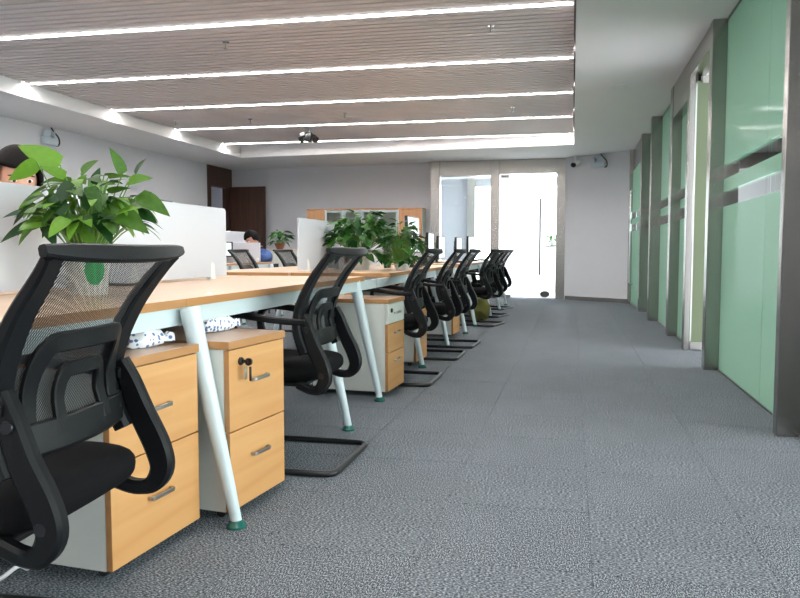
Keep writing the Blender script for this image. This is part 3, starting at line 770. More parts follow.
pedestal('maple pedestal with two drawers beside the chair before the first splayed leg', (-1.189, 1.945, 0), -4.1, two, W=0.43, lock=False)
pedestal('maple pedestal with a set of keys hanging in its lock', (-1.076, 2.413, 0), -6.3, two_b, W=0.375, key=True)
pedestal('pedestal with a white lockable top drawer over two maple drawers', (-1.089, 4.577, 0), -3.0, three, W=0.36)
pedestal('maple pedestal past the white-drawer pedestal', (-1.17, 5.80, 0), -3, three, W=0.34)
pedestal('maple pedestal beside the second bench desk leg', (-1.19, 7.76, 0), -3, three, W=0.34)

# crumpled wrappers and dark odds and ends on the pedestals
def wrapper(label, loc, rz, sx, sy, sz, seed, group='crumpled printed wrappers on pedestals'):
    rnd = random.Random(seed)
    t = bmesh.new(); bmesh.ops.create_icosphere(t, subdivisions=3, radius=1)
    lobes = [(Vector((rnd.gauss(0, 1), rnd.gauss(0, 1), rnd.gauss(0, 0.6))).normalized(), rnd.uniform(0.12, 0.4)) for _ in range(9)]
    for v in t.verts:
        d = v.co.normalized(); k = 0.62
        for l, a in lobes: k += a * max(0, d.dot(l)) ** 6
        k += rnd.uniform(-0.07, 0.07)
        peak = 1.0 + 0.5 * max(0, d.z) * (1 - abs(d.x))
        v.co = Vector((d.x * sx * k * 1.4, d.y * sy * k * 1.4, max(0.0, (d.z + 0.35)) / 1.35 * sz * k * peak))
    m = mb('wrapper'); m._add(t, False)
    m.grid(lambda a, b: Vector((sx * (0.85 + 0.75 * a), (b - 0.5) * sy * (0.5 + 0.9 * a), 0.012 + 0.028 * a * abs(math.sin(5 * b * PI)))), 5, 10, False)
    o = m.build('snack_wrapper', None, loc, rz)
    return tag(o, label, 'wrapper', group)
wrapper('crumpled white wrapper with blue print on the two-drawer pedestal', (-1.315, 2.06, 0.611), 0.9, 0.062, 0.050, 0.10, 3)
wrapper('crumpled white wrapper with blue print on the keyed pedestal', (-1.30, 2.51, 0.611), 1.3, 0.075, 0.045, 0.085, 5)

# ================================================================== PLANTS
def leaf_mesh(name, mat, L=1.0, W=0.62, heart=0.16, fold=0.16, droop=0.25):
    """pointed leaf lying along +x with a folded midrib; unit length"""
    bm = bmesh.new(); n = 7
    rows = []
    for k in range(n + 1):
        s = k / n
        wv = W / 2 * (math.sin(PI * min(1, s ** 0.62)) ** 0.85 if 0 < s < 1 else 0)
        z = -droop * s * s
        back = -heart * (1 - s) ** 3 * (1 if wv > 0 else 0)
        if wv < 1e-4: rows.append([bm.verts.new((s * L, 0, z))])
        else: rows.append([bm.verts.new((s * L + back, wv, z + fold * wv)), bm.verts.new((s * L, 0, z)), bm.verts.new((s * L + back, -wv, z + fold * wv))])
    for a, b in zip(rows, rows[1:]):
        if len(a) == 1 and len(b) == 3: bm.faces.new((a[0], b[1], b[0])); bm.faces.new((a[0], b[2], b[1]))
        elif len(b) == 1: bm.faces.new((a[0], a[1], b[0])); bm.faces.new((a[1], a[2], b[0]))
        else: bm.faces.new((a[0], a[1], b[1], b[0])); bm.faces.new((a[1], a[2], b[2], b[1]))
    for f in bm.faces: f.smooth = True
    me = bpy.data.meshes.new(name); bm.to_mesh(me); bm.free(); me.materials.append(MATS[mat])
    return me
PLEAF = leaf_mesh('leaf', 'pothos_leaf', 1, 0.50); SLEAF = leaf_mesh('leaf', 'shrub_leaf', 1, 0.52, 0.08, 0.2, 0.35)
def leaf_matrix(p, az, el, size, roll):
    return Matrix.Translation(p) @ Matrix.Rotation(az, 4, 'Z') @ Matrix.Rotation(-el, 4, 'Y') @ Matrix.Rotation(roll, 4, 'X') @ Matrix.Diagonal((size, size, size, 1))
def pot(t, r0, r1, h, mat, logo=False):
    p = mb(mat).lathe([(0, 0.0), (r0, 0.0), (r0 + 0.003, 0.004), (r1, h - 0.012), (r1 + 0.005, h - 0.010), (r1 + 0.005, h), (r1 - 0.006, h), (r1 - 0.010, h - 0.03), (0, h - 0.03)], 28)
    po = p.build('pot', t)
    mb('soil').lathe([(0, h - 0.026), (r1 - 0.011, h - 0.026), (r1 - 0.011, h - 0.03), (0, h - 0.03)], 20).build('soil', t)
    if logo:
        def lg(a, b):
            an = -0.62 + (a - 0.5) * 1.0; z = h * (0.18 + 0.70 * b)
            k = 1 - (2 * a - 1) ** 2
            z = h * 0.53 + (b - 0.5) * h * 0.62 * math.sqrt(max(0.0, k))
            r = r0 + (r1 - r0) * z / h + 0.003
            return Vector((r * math.cos(an), r * math.sin(an), z))
        mb('logo_green').grid(lg, 10, 6).build('logo', po)
    return po
def plant(name, label, loc, rnd_seed, potspec, n, spread, zlo, zhi, lsize, leaf, group=None, stem='stem_green', extra=(), logo=False, cat='plant'):
    rnd = random.Random(rnd_seed)
    t = thing(name, label, cat, loc, 0, group)
    r0, r1, h, mat = potspec
    pot(t, r0, r1, h, mat, logo)
    st = mb(stem)
    specs = []
    for k in range(n):
        az = 2 * PI * ((k * 0.618034) % 1) + rnd.uniform(-0.3, 0.3)
        q = (k + 0.5) / n
        rad = spread * (0.25 + 0.75 * math.sqrt(rnd.random()))
        z = zlo + (zhi - zlo) * (1 - (rad / spread) ** 2 * 0.72) * rnd.uniform(0.55, 1.0)
        if rad > spread * 0.75 and rnd.random() < 0.4: z = zlo - rnd.uniform(0, 0.05)
        el = rnd.uniform(-0.7, 0.35) + (0.5 if rad < spread * 0.45 else 0)
        sz = lsize * rnd.uniform(0.7, 1.15)
        specs.append((az, rad, z, el, sz, rnd.uniform(-0.6, 0.6), az + rnd.uniform(-0.5, 0.5)))
    for az, rad, z, el, sz, roll, laz in list(specs) + list(extra):
        tip = Vector((rad * math.cos(az), rad * math.sin(az), z))
        base = Vector((r1 * 0.45 * math.cos(az + 0.4), r1 * 0.45 * math.sin(az + 0.4), h - 0.03))
        mid = base.lerp(tip, 0.5) + Vector((0, 0, 0.35 * max(0.03, (tip - base).length) * (0.6 if z < h + 0.05 else 0.35)))
        P = [base * (1 - s) ** 2 + mid * 2 * s * (1 - s) + tip * s * s for s in (0, 0.25, 0.5, 0.75, 1)]
        st.tube(P, 0.0022, 5)
        inst('leaf', leaf, t, leaf_matrix(tip, laz, el, sz, roll))
    tag(st.build('stems', t), kind='stuff')
    return t
def leaf_frame(base, tip, normal):
    """matrix that lays the unit leaf from base to tip, its upper face towards normal"""
    x = tip - base; L = x.length; x = x.normalized(); z = (normal - x * normal.dot(x)).normalized(); y = z.cross(x)
    M = Matrix((x, y, z)).transposed().to_4x4()
    return Matrix.Translation(base) @ M @ Matrix.Diagonal((L, L, L, 1))
def pothos():
    rnd = random.Random(5)
    t = thing('potted_pothos', 'leafy pothos in a white pot with a green emblem on the near desk', 'plant', (-1.715, 2.365, 0.75))
    r1, h = 0.082, 0.165
    pot(t, 0.062, r1, h, 'ceramic_white', True)
    A = Vector((0.974, 0.2266, 0)); B = Vector((-0.2266, 0.974, 0)); U = Vector((0, 0, 1))   # across, away, up
    st = mb('stem_green')
    def put(base, tip, normal):
        if base.x < -0.255 or tip.x < -0.255: return
        inst('leaf', PLEAF, t, leaf_frame(base, tip, normal))
        root = Vector((base.x * 0.25, base.y * 0.25, h - 0.03))
        mid = root.lerp(base, 0.55) + U * 0.05
        st.tube([root * (1 - q) ** 2 + mid * 2 * q * (1 - q) + base * q * q for q in (0, 0.25, 0.5, 0.75, 1)], 0.0024, 5)
    S = 0.00375
    def pt(px, py, dep): return A * ((px - 84) * S) + U * (0.16 + (250 - py) * S) + B * dep
    hero = [  # base, tip, depth, normal tilt across
        ((60, 168), (25, 147), -0.02, -0.3), ((42, 166), (21, 186), -0.05, 2.2), ((118, 176), (114, 152), 0.0, 0.8), ((127, 176), (137, 160), 0.03, -0.6),
        ((125, 184), (148, 178), -0.02, 0.1), ((136, 197), (168, 212), -0.04, 0.2), ((112, 208), (153, 228), -0.10, 0.1), ((120, 206), (154, 218), -0.02, 0.3),
        ((104, 215), (124, 240), -0.12, 0.6), ((46, 196), (24, 208), -0.05, -0.4), ((42, 206), (21, 222), -0.07, -0.5), ((58, 216), (36, 234), -0.13, -0.2),
        ((44, 224), (10, 236), -0.08, -0.6), ((95, 226), (108, 246), -0.14, 0.2), ((62, 224), (74, 244), -0.16, 0.0), ((80, 176), (96, 163), -0.02, 0.1),
        ((70, 180), (52, 170), -0.06, -0.3), ((88, 188), (72, 212), -0.17, -0.1), ((72, 200), (90, 222), -0.18, 0.1), ((104, 192), (118, 212), -0.17, 0.3)]
    for (a, b, dep, k) in hero:
        put(pt(a[0], a[1], dep + 0.02), pt(b[0], b[1], dep - 0.02), (U * 0.55 - B * 0.8 + A * k))
    for k in range(165):
        az = 2 * PI * ((k * 0.618034) % 1); q = math.sqrt((k + 0.5) / 165)
        rad = 0.19 * q; z = 0.20 + 0.25 * math.sqrt(max(0, 1 - q * q * 0.85)) * rnd.uniform(0.35, 1.0)
        o = Vector((math.cos(az), math.sin(az), 0)); p = o * rad + U * z
        L = rnd.uniform(0.06, 0.11); dz = rnd.uniform(-0.75, 0.25) if q > 0.5 else rnd.uniform(-0.3, 0.7)
        d = (o + U * dz + Vector((rnd.uniform(-0.6, 0.6), rnd.uniform(-0.6, 0.6), 0))).normalized()
        put(p, p + d * L, U * 0.8 + o * 0.5 + Vector((rnd.uniform(-0.3, 0.3), rnd.uniform(-0.3, 0.3), 0)))
    tag(st.build('stems', t), kind='stuff')
pothos()
plant('potted_shrub', 'dense dark green shrub in a white pot behind the second white panel', (-1.72, 5.92, 0.75), 21, (0.075, 0.10, 0.17, 'ceramic_white'), 230, 0.25, 0.16, 0.53, 0.105, SLEAF, 'bushy shrubs on the second bench desk')
plant('potted_shrub', 'bushy shrub in a small white pot at the desk edge before the tilted monitor', (-1.33, 5.80, 0.75), 23, (0.045, 0.06, 0.055, 'ceramic_white'), 170, 0.15, 0.12, 0.43, 0.085, SLEAF, 'bushy shrubs on the second bench desk')
plant('potted_ivy', 'light green trailing plant on top of a desk near the glass entrance', (-2.3, 10.4, 0.75), 31, (0.06, 0.08, 0.14, 'ceramic_white'), 40, 0.22, 0.16, 0.42, 0.12, PLEAF)
plant('potted_ivy', 'green plant between the upright monitors near the entrance', (-2.3, 11.6, 0.75), 33, (0.06, 0.08, 0.14, 'ceramic_white'), 36, 0.22, 0.14, 0.46, 0.13, PLEAF)
plant('potted_fern', 'small leafy plant in a brown bowl on the low white cabinet', (-4.50, 10.98, 0.93), 37, (0.05, 0.085, 0.09, 'clay_brown'), 40, 0.13, 0.15, 0.32, 0.13, SLEAF, cat='plant')
plant('potted_fern', 'green plant on the white counter beyond the glass entrance', (-0.42, 16.75, 1.03), 41, (0.06, 0.08, 0.12, 'ceramic_white'), 26, 0.16, 0.10, 0.30, 0.13, SLEAF)

# ================================================================== MONITORS AND DESK ITEMS
def monitor(label, loc, rotdeg, W=0.50, Hh=0.30, z0=0.12, tilt=0, group='monitors on the desks'):
    """screen faces local +x; origin on the desk"""
    t = thing('monitor', label, 'monitor', loc, math.radians(rotdeg), group)
    T = Matrix.Translation((0, 0, z0 + Hh / 2)) @ Matrix.Rotation(math.radians(-tilt), 4, 'Y')
    c = mb('bezel_black').box(-0.022, 0.012, -W/2, W/2, -Hh/2, Hh/2, 0.004, 1, T).box(-0.045, -0.02, -W/3, W/3, -Hh/3, Hh/3, 0.008, 1, T).build('casing', t)
    mb('screen_white').box(0.0118, 0.0128, -W/2 + 0.014, W/2 - 0.014, -Hh/2 + 0.018, Hh/2 - 0.014, 0, 1, T).build('screen', c)
    mb('bezel_black').box(-0.07, -0.04, -0.03, 0.03, 0.008, z0 + Hh * 0.55, 0.004, 1).build('stand', t)
    mb('bezel_black').lathe([(0, 0), (0.11, 0), (0.11, 0.006), (0.10, 0.01), (0, 0.01)], 24, Matrix.Translation((-0.04, 0, 0)) @ Matrix.Diagonal((0.8, 1.1, 1, 1))).build('stand_base', t)
    return t
monitor('large monitor beside the bushy shrub at the desk edge', (-1.70, 7.94, 0.75), 0, 0.58, 0.40, 0.13, 3)
monitor('slim dark-edged monitor beyond the large one', (-1.72, 9.05, 0.75), 2, 0.44, 0.30, 0.08)
monitor('bright monitor facing the aisle on the entrance desk', (-1.70, 9.71, 0.75), 0, 0.46, 0.30, 0.05)
monitor('bright monitor, middle one on the entrance desk', (-1.70, 11.25, 0.75), 0, 0.50, 0.30, 0.06)
monitor('bright monitor closest to the glass entrance', (-1.62, 12.1, 0.75), -4, 0.52, 0.31, 0.08)
monitor('dark monitor whose top shows over the white panel', (-2.32, 3.78, 0.75), 188, 0.50, 0.31, 0.145)
monitor('small bright monitor at the far desk of the reading person', (-4.55, 9.12, 0.75), -80, 0.26, 0.20, 0.075)
def bottle(label, loc, r, h, mat):
    t = thing('bottle', label, 'bottle', loc)
    mb(mat).lathe([(0, 0), (r, 0), (r, h * 0.72), (r * 0.55, h * 0.84), (r * 0.5, h * 0.9), (0, h * 0.9)], 18).build('body', t)
    mb('bezel_black').lathe([(0, h * 0.9), (r * 0.6, h * 0.9), (r * 0.6, h), (0, h)], 18).build('cap', t)
bottle('black bottle standing between the two bushy shrubs', (-1.66, 6.62, 0.75), 0.032, 0.26, 'bezel_black')
def phone(label, loc, rz):
    t = thing('desk_phone', label, 'phone', loc, rz)
    mb('bezel_black').box(-0.09, 0.09, -0.08, 0.08, 0, 0.035, 0.008, 1).build('body', t)
    mb('bezel_black').ribbon(fillet([(-0.09, -0.055, 0.035), (-0.09, -0.055, 0.06), (0.09, -0.055, 0.06), (0.09, -0.055, 0.035)], 0.02, 4), 0.035, 0.02, (0, 1, 0)).build('handset', t)
phone('black desk phone beside the black bottle', (-1.55, 6.85, 0.75), 0.3)
def mug(label, loc):
    t = thing('mug', label, 'cup', loc)
    mb('ceramic_white').lathe([(0, 0), (0.036, 0), (0.04, 0.006), (0.042, 0.095), (0.038, 0.095), (0.036, 0.01), (0, 0.01)], 20).build('body', t)
    mb('ceramic_white').tube(smooth_path([(0.04, 0, 0.08), (0.07, 0, 0.07), (0.07, 0, 0.03), (0.038, 0, 0.02)], 4), 0.006, 6).build('handle', t)
mug('white mug on the far desk behind the black chair', (-4.20, 9.05, 0.75))
def keyboard(label, loc, rz):
    t = thing('keyboard', label, 'keyboard', loc, rz, 'keyboards on the desks')
    mb('bezel_black').box(-0.07, 0.07, -0.215, 0.215, 0, 0.018, 0.004, 1).build('body', t)
    k = mb('caster_black')
    for i in range(5):
        for j in range(14): k.box(-0.058 + i * 0.024, -0.038 + i * 0.024, -0.2 + j * 0.029, -0.176 + j * 0.029, 0.018, 0.024)
    tag(k.build('keys', t), kind='stuff')
keyboard('black keyboard before the monitor closest to the entrance', (-1.45, 12.1, 0.75), 0)
keyboard('black keyboard before the middle monitor of the entrance desk', (-1.45, 11.2, 0.75), 0)
keyboard('black keyboard before the bright aisle-facing monitor', (-1.45, 9.8, 0.75), 0.05)
def power_box(label, loc):
    t = thing('power_adapter', label, 'adapter', loc)
    mb('bezel_black').box(-0.02, 0.02, -0.05, 0.05, 0, 0.028, 0.005, 1).build('body', t)
    mb('bezel_black').tube(smooth_path([(0, -0.05, 0.012), (-0.02, -0.13, 0.008), (0.01, -0.22, 0.006), (0.04, -0.30, 0.006)], 6), 0.004, 6).build('cord', t)
tag(mb('bezel_black').tube(smooth_path([(-1.955, 2.62, 0.756), (-1.945, 2.80, 0.764), (-1.935, 2.97, 0.757), (-1.95, 3.12, 0.768), (-1.955, 3.22, 0.756)], 8), 0.006, 8).build('desk_cable'), 'thin black cable lying along the foot of the white panel', 'cable')
# plush odds on the keyed pedestal
tag(mb('black_fabric').blob(lambda d: (d.x * 0.07, d.y * 0.10, 0.022 + 0.022 * max(d.z, -1) * (1 + 0.3 * math.sin(5 * d.y))), 16, 10).build('pouch', None, (-1.50, 2.10, 0.6125), 0.4), 'dark soft pouch at the back of the two-drawer pedestal', 'pouch')

# low white cabinet with the potted plant
t = thing('low_cabinet', 'low white cabinet with a maple top carrying a potted plant', 'cabinet', (-4.51, 11.0, 0))
mb('melamine').box(-0.28, 0.28, -0.20, 0.20, 0.0, 0.905).build('body', t)
mb('maple').box(-0.29, 0.29, -0.21, 0.21, 0.905, 0.93, 0.002, 1).build('top', t)
for s_ in (-1, 1):
    dd = mb('melamine').box(s_ * 0.14 - 0.137, s_ * 0.14 + 0.137, -0.218, -0.2005, 0.03, 0.895, 0.001, 1).build('door', t)
    mb('brushed_nickel').tube([(s_ * 0.03, -0.232, 0.5), (s_ * 0.03, -0.232, 0.62)], 0.006, 8).build('handle', dd)

# tall bookcases on the back wall
def bookcase(label, x0, x1, kind):
    t = thing('bookcase', label, 'bookcase', ((x0 + x1) / 2, 14.10, 0), 0, 'tall bookcases on the back wall')
    W = (x1 - x0) / 2 - 0.002; D = 0.20
    c = mb('melamine').box(-W, -W + 0.018, -D, D, 0, 1.70).box(W - 0.018, W, -D, D, 0, 1.70).box(-W + 0.018, W - 0.018, D - 0.01, D, 0, 1.70)
    for z in (0.05, 0.45, 0.85, 1.25): c.box(-W + 0.018, W - 0.018, -D + 0.01, D - 0.01, z, z + 0.018)
    c.build('body', t)
    mb('orange_wood').box(-W - 0.001, W + 0.001, -D - 0.02, D, 1.70, 1.725).build('top', t)
    if kind == 'glass':
        for a, b in ((-W, 0), (0, W)):
            f = mb('white_steel').box(a + 0.003, a + 0.045, -D - 0.018, -D - 0.001, 0.85, 1.69).box(b - 0.045, b - 0.003, -D - 0.018, -D - 0.001, 0.85, 1.69).box(a + 0.045, b - 0.045, -D - 0.018, -D - 0.001, 0.85, 0.89).box(a + 0.045, b - 0.045, -D - 0.018, -D - 0.001, 1.65, 1.69).build('door', t)
            mb('clear_glass').box(a + 0.045, b - 0.045, -D - 0.012, -D - 0.007, 0.89, 1.65).build('pane', f)
            g = mb('orange_wood').box(a + 0.003, b - 0.003, -D - 0.018, -D - 0.001, 0.03, 0.845).build('door', t)
    else:
        for z0, z1 in ((0.03, 0.845), (0.85, 1.69)):
            g = mb('orange_wood').box(-W + 0.003, W - 0.003, -D - 0.018, -D - 0.001, z0, z1).build('door', t)
            mb('brushed_nickel').tube([(-0.05, -D - 0.03, z1 - 0.16), (0.05, -D - 0.03, z1 - 0.16)], 0.006, 8).build('handle', g)
    return t
bookcase('wood-fronted bookcase beside the potted plant wall', -5.12, -4.745, 'wood')
bookcase('glass-fronted bookcase next to the wooden one', -4.745, -4.0, 'glass')
bookcase('glass-fronted bookcase behind the shrubs', -4.0, -3.255, 'glass')
bookcase('wood-fronted bookcase next to the entrance post', -3.255, -2.80, 'wood')

# ================================================================== FITTINGS ON WALLS AND CEILING
def emergency(label, loc, rz):
    """local +x out of the wall"""
    t = thing('emergency_light', label, 'emergency light', loc, rz, 'twin-lamp emergency lights')
    mb('grey_plastic').box(0.0, 0.07, -0.14, 0.14, -0.075, 0.03, 0.012, 2).build('body', t)
    for s_ in (-1, 1):
        M = Matrix.Translation((0.05, 0.065 * s_, 0.075)) @ Matrix.Rotation(math.radians(35 * s_), 4, 'Z') @ Matrix.Rotation(math.radians(100), 4, 'Y')
        l = mb('grey_plastic').lathe([(0, -0.035), (0.025, -0.035), (0.045, 0.0), (0.05, 0.02), (0.045, 0.022), (0, 0.012)], 16, M).build('lamp_head', t)
    mb('bezel_black').tube(smooth_path([(0.03, 0.05, 0.17), (0.04, 0.09, 0.12), (0.05, 0.17, 0.05), (0.05, 0.19, -0.02), (0.04, 0.17, -0.065), (0.035, 0.12, -0.065)], 6), 0.011, 8).build('cable', t)
    return t
emergency('grey emergency light high on the pale left wall', (XL + 0.001, 8.98, 2.44), 0)
emergency('grey emergency light high on the short wall beside the entrance', (0.44, 13.695, 2.44), math.radians(-125.3))
t = thing('security_camera', 'small white dome camera hanging beside the entrance post', 'camera', (0.03, 13.90, CZ))
mb('ceramic_white').tube([(0, 0, 0), (0, 0, -0.10)], 0.018, 10).lathe([(0, -0.012), (0.05, -0.012), (0.05, 0), (0, 0)], 16).build('mount', t)
mb('ceramic_white').tube([(0.06, 0.06, -0.12), (0, 0, -0.15), (-0.03, -0.04, -0.165)], 0.05, 12).build('body', t)
mb('bezel_black').lathe([(0, 0), (0.05, 0), (0.045, 0.02), (0.02, 0.03), (0, 0.03)], 16, Matrix.Translation((-0.033, -0.043, -0.166)) @ Matrix.Rotation(math.radians(127), 4, 'Z') @ Matrix.Rotation(PI/2, 4, 'X') @ Matrix.Rotation(0, 4, 'X')).blob(lambda d: (-0.045 + d.x * 0.042, -0.055 + d.y * 0.042, -0.168 + d.z * 0.042), 14, 10).build('lens', t)
t = thing('ceiling_spotlight', 'dark twin-headed spotlight hanging from the slatted ceiling', 'spotlight', (-3.95, 10.85, TZ))
mb('grey_plastic').lathe([(0, -0.01), (0.07, -0.01), (0.07, 0), (0, 0)], 18).tube([(0, 0, 0), (0, 0, -0.07)], 0.016, 8).build('mount', t)
mb('bezel_black').box(-0.05, 0.05, -0.06, 0.05, -0.21, -0.07, 0.02, 2).build('body', t)
for s_ in (-1, 1):
    mb('bezel_black').tube([(0.06 * s_, 0.02, -0.13), (0.12 * s_, -0.05, -0.19)], [0.04, 0.055], 12).build('lamp_head', t)
mb('ceramic_white').tube([(-0.07, 0, -0.075), (-0.13, 0.0, -0.11)], [0.03, 0.04], 10).build('sensor', t)
for i, (x, y, lab) in enumerate([(-3.06, 6.25, 'between the sixth and fifth strips, middle of the tray'), (-3.05, 9.80, 'beside the twin-headed spotlight strip'), (-4.50, 9.93, 'second from the left soffit'),
                                 (-5.60, 9.81, 'closest to the left soffit'), (-0.69, 6.30, 'closest to the aisle soffit corner'), (-0.79, 9.89, 'beyond, near the aisle soffit')]):
    t = thing('sprinkler', 'small metal ceiling sprinkler, ' + lab, 'sprinkler', (x, y, TZ), 0, 'sprinklers in the slatted ceiling')
    mb('chrome').lathe([(0, -0.006), (0.03, -0.006), (0.03, 0), (0, 0)], 14).build('rosette', t)
    mb('brushed_nickel').tube([(0, 0, 0), (0, 0, -0.06)], 0.008, 8).lathe([(0, -0.066), (0.02, -0.066), (0.02, -0.06), (0, -0.06)], 12).build('head', t)
for i, (x, y, lab) in enumerate([(-2.58, 13.05, 'round white downlight in the soffit before the entrance'), (-5.18, 13.6, 'round white downlight in the soffit before the bookcases'), (0.44, 8.15, 'round white downlight in the soffit over the aisle')]):
    tag(mb('ceramic_white').lathe([(0, -0.006), (0.05, -0.006), (0.07, -0.010), (0.075, 0), (0, 0)], 20, Matrix.Translation((x, y, CZ))).build('downlight'), lab, 'downlight')

# olive bag on the floor under the far chairs
def bagf(d):
    z = max(d.z, -0.8); a = math.atan2(d.y, d.x)
    k = 1 + 0.06 * math.sin(5 * a) + 0.05 * math.sin(9 * z + 2 * a)
    return (d.x * 0.15 * k, d.y * 0.19 * k * (1 - 0.25 * max(0, z)), 0.19 * (z + 0.8) + 0.02 * math.sin(6 * d.x))
t = thing('bag', 'olive green soft bag on the floor beneath the far chairs', 'bag', (-1.20, 9.73, 0))
mb('olive_cloth').blob(bagf, 22, 14).build('body', t)
mb('olive_cloth').ribbon(smooth_path([(-0.03, -0.11, 0.30), (-0.02, -0.06, 0.40), (0, 0.05, 0.41), (0.02, 0.11, 0.30)], 5), 0.03, 0.008, (1, 0, 0)).build('strap', t)
tag(mb('cable_white').tube(smooth_path([(-1.75, 1.55, 0.05), (-1.62, 1.62, 0.008), (-1.52, 1.66, 0.012), (-1.47, 1.69, 0.045), (-1.49, 1.75, 0.012), (-1.62, 1.86, 0.007), (-1.9, 2.0, 0.007)], 8), 0.006, 8).build('floor_cable'), 'white cable lying on the carpet beside the two-drawer pedestal', 'cable')

# ================================================================== PEOPLE
def biggest(me):
    bm = bmesh.new(); bm.from_mesh(me); bm.verts.ensure_lookup_table(); seen = set(); best = []
    for v in bm.verts:
        if v.index in seen: continue
        st = [v]; seen.add(v.index); comp = []
        while st:
            q = st.pop(); comp.append(q)
            for e in q.link_edges:
                o = e.other_vert(q)
                if o.index not in seen: seen.add(o.index); st.append(o)
        if len(comp) > len(best): best = comp
    keep = set(best); bmesh.ops.delete(bm, geom=[v for v in bm.verts if v not in keep], context='VERTS')
    bm.to_mesh(me); bm.free(); return me
def person(label, loc, rotz, shirt, lean, turn, chin, raised_hand=False, hairlong=False, dz=0.0):
    """seated, faces local +x; origin on the floor under the pelvis"""
    t = thing('person', label, 'person', loc, rotz)
    J = {'pel': (0, 0, 0.55), 'sp': (0.03 + lean * 0.2, 0, 0.72 + dz * 0.3), 'ch': (0.03 + lean * 0.75, 0, 0.91 + dz * 0.7), 'nk': (0.03 + lean * 1.1, 0, 1.055 + dz), 'hd': (0.05 + lean * 1.25, 0, 1.13 + dz)}
    sides = []
    for s in (-1, 1):
        J['sh%d' % s] = (0.02 + lean * 0.95, 0.18 * s, 1.00 + dz * 0.9)
        if raised_hand and s == 1:
            J['el%d' % s] = (0.28 + lean, 0.22 * s, 0.80); J['wr%d' % s] = (0.20 + lean * 1.2, 0.12 * s, 1.02 + dz)
        else:
            J['el%d' % s] = (0.15 + lean, 0.23 * s, 0.79); J['wr%d' % s] = (0.36 + lean, 0.14 * s, 0.795)
        J['hp%d' % s] = (0.02, 0.10 * s, 0.55); J['kn%d' % s] = (0.43, 0.12 * s, 0.54); J['an%d' % s] = (0.40, 0.12 * s, 0.09); J['to%d' % s] = (0.54, 0.13 * s, 0.035)
    R = {'pel': 0.135, 'sp': 0.125, 'ch': 0.135, 'nk': 0.058, 'hd': 0.055}
    for s in (-1, 1): R.update({'sh%d' % s: 0.07, 'el%d' % s: 0.045, 'wr%d' % s: 0.03, 'hp%d' % s: 0.09, 'kn%d' % s: 0.062, 'an%d' % s: 0.04, 'to%d' % s: 0.035})
    E = [('pel', 'sp'), ('sp', 'ch'), ('ch', 'nk'), ('nk', 'hd')]
    for s in (-1, 1): E += [('ch', 'sh%d' % s), ('sh%d' % s, 'el%d' % s), ('el%d' % s, 'wr%d' % s), ('pel', 'hp%d' % s), ('hp%d' % s, 'kn%d' % s), ('kn%d' % s, 'an%d' % s), ('an%d' % s, 'to%d' % s)]
    def skin(name, edges, grow, mat, root, flat=1.0):
        keys = []
        for a, b in edges:
            for q in (a, b):
                if q not in keys: keys.append(q)
        me = bpy.data.meshes.new(name)
        me.from_pydata([J[k] for k in keys], [(keys.index(a), keys.index(b)) for a, b in edges], [])
        o = bpy.data.objects.new(name, me); COL.objects.link(o)
        md = o.modifiers.new('skin', 'SKIN'); md.use_smooth_shade = True
        for i, k in enumerate(keys):
            sv = me.skin_vertices[0].data[i]; sv.radius = (R[k] + grow, (R[k] + grow) * (1.15 if k in ('ch', 'sp', 'pel') else 1)); sv.use_root = (k == root)
        o.modifiers.new('sub', 'SUBSURF').levels = 2; o.modifiers['sub'].render_levels = 2
        dg = bpy.context.evaluated_depsgraph_get(); nm = bpy.data.meshes.new_from_object(o.evaluated_get(dg))
        bpy.data.objects.remove(o); nm.materials.clear()
        return nm
    body = MB().use('skin')
    bm0 = skin('body', E, 0.0, 'skin', 'pel'); body.bm.from_mesh(bm0)
    # hands
    for s in (-1, 1):
        W = Vector(J['wr%d' % s]); El = Vector(J['el%d' % s]); d = (W - El).normalized()
        sd = Vector((0, 1, 0)); sd = (sd - d * sd.dot(d)).normalized(); dn = d.cross(sd) * (-1 if d.cross(sd).z > 0 else 1)
        body.tube([W - d * 0.02, W + d * 0.03, W + d * 0.075, W + d * 0.09], [0.028, 0.036, 0.038, 0.028], 10)
        for k in range(4):
            b = W + d * 0.08 + sd * (-0.027 + 0.018 * k); L = (0.065, 0.078, 0.072, 0.055)[k]
            body.tube([b, b + d * L * 0.45, b + d * L * 0.75 + dn * 0.018, b + d * L * 0.9 + dn * 0.036], [0.0095, 0.009, 0.008, 0.006], 8)
        b = W + d * 0.03 - sd * 0.03 * s
        body.tube([b, b - sd * 0.025 * s + d * 0.03, b - sd * 0.03 * s + d * 0.06 + dn * 0.01], [0.013, 0.011, 0.008], 8)
    # head
    H = Vector(J['hd']) + Vector((0.025, 0, 0.095))
    RM = Matrix.Rotation(turn, 4, 'Z') @ Matrix.Rotation(chin, 4, 'Y')
    def hp(v): return H + (RM @ Vector(v))
    def headf(d, g=0.0):
        x, y, z = d
        w = 0.074 * (1 - 0.22 * max(0, -z) ** 1.3) + g
        dx = 0.094 + g; dz = (0.115 if z > 0 else 0.120) + g
        p = Vector((x * dx, y * w, z * dz))
        if x > 0 and z < 0: p.x += 0.012 * max(0, -z)
        if x > 0:
            p.x += 0.024 * math.exp(-((y / 0.16) ** 2)) * math.exp(-(((z + 0.22) / 0.16) ** 2)) - 0.007 * math.exp(-((abs(y) - 0.36) / 0.16) ** 2) * math.exp(-(((z - 0.02) / 0.13) ** 2))
            p.x += 0.006 * math.exp(-((y / 0.3) ** 2)) * math.exp(-(((z + 0.52) / 0.10) ** 2))
        return p
    body.blob(lambda d: hp(headf(d)), 40, 28)
    for s in (-1, 1):
        body.blob(lambda d, s=s: hp((-0.005 + d.x * 0.018, s * 0.076 + d.y * 0.009, -0.012 + d.z * 0.032)), 12, 8)
    bo = body.build('body', t)
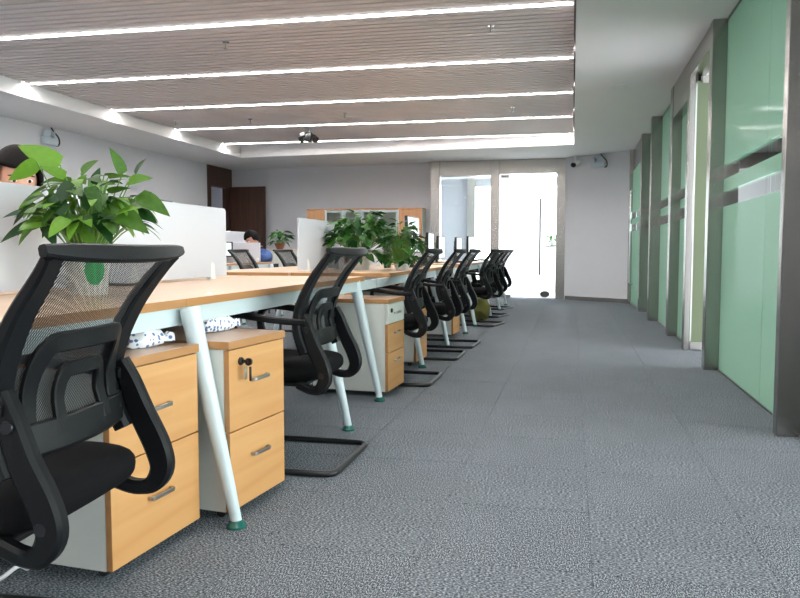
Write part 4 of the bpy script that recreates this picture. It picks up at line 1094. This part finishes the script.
    rm = bo.modifiers.new('one_surface', 'REMESH'); rm.mode = 'VOXEL'; rm.voxel_size = 0.0065; rm.use_smooth_shade = True
    bpy.context.view_layer.update()
    nb = bpy.data.meshes.new_from_object(bo.evaluated_get(bpy.context.evaluated_depsgraph_get())); bo.modifiers.clear(); bo.data = biggest(nb)
    # face features
    for s in (-1, 1):
        e = mb('eye_white').blob(lambda d, s=s: hp((0.0785 + d.x * 0.011, s * 0.031 + d.y * 0.016, 0.004 + d.z * 0.0085)), 12, 8).build('eye', t)
        mb('eye_dark').blob(lambda d, s=s: hp((0.0868 + d.x * 0.0035, s * 0.031 + d.y * 0.0075, 0.004 + d.z * 0.0075)), 10, 8).build('iris', e)
        mb('hair_black').tube([hp((0.0865, s * 0.013, 0.024)), hp((0.0885, s * 0.033, 0.029)), hp((0.074, s * 0.054, 0.022))], [0.003, 0.0036, 0.002], 6).build('eyebrow', t)
    mb('lip').blob(lambda d: hp((0.094 + d.x * 0.008, d.y * 0.024, -0.061 + d.z * 0.008)), 12, 8).build('mouth', t)
    # hair cap, parted over the brow
    hb = mb('hair_black'); tb = bmesh.new(); bmesh.ops.create_uvsphere(tb, u_segments=40, v_segments=28, radius=1)
    kill = []
    for v in tb.verts:
        d = v.co.copy(); front = d.x
        lim = 0.30 + 0.10 * abs(d.y) if front > 0.35 else (-0.05 - 0.65 * (0.35 - front) if not hairlong else -0.2 - 0.9 * (0.35 - front))
        if d.z < lim: kill.append(v)
        rr = headf(d, (0.028 if hairlong else 0.014) + 0.004 * math.sin(14 * math.atan2(d.y, d.x)) * (1 - abs(d.z)))
        v.co = hp(rr)
    bmesh.ops.delete(tb, geom=kill, context='VERTS')
    hb._add(tb, True)
    ho = hb.build('hair', t); sm = ho.modifiers.new('thick', 'SOLIDIFY'); sm.thickness = 0.014; sm.offset = -0.6
    # clothes
    top = [e for e in E if e[0] in ('pel', 'sp', 'ch', 'sh-1', 'sh1', 'el-1', 'el1') and not e[1].startswith('hp') and e[1] not in ('nk',)]
    low = [e for e in E if e[1].startswith(('hp', 'kn', 'an'))]
    Rwr = {k: R[k] for k in R}
    for nm_, ed, g, mt in (('shirt', top, 0.012, shirt), ('trousers', low, 0.012, 'trouser_dark')):
        me = skin(nm_, ed, g, mt, 'pel' if nm_ == 'trousers' else 'pel'); me.materials.append(MATS[mt])
        inst(nm_, me, t)
    return t
person('dark-haired person whose forehead shows over the near white panel', (-2.99, 2.80, 0), math.radians(2), 'shirt_grey', 0.42, math.radians(-38), math.radians(16), hairlong=True, dz=0.005)
dup(proto, (-3.0, 2.78, 0), math.radians(4), 'black chair under the person behind the near white panel', 'chairs across the desks')
person('person in a blue shirt reading with the head bent on one hand', (-4.40, 10.12, 0), math.radians(-88), 'shirt_blue', 0.30, math.radians(-35), math.radians(34), raised_hand=True, dz=-0.15)
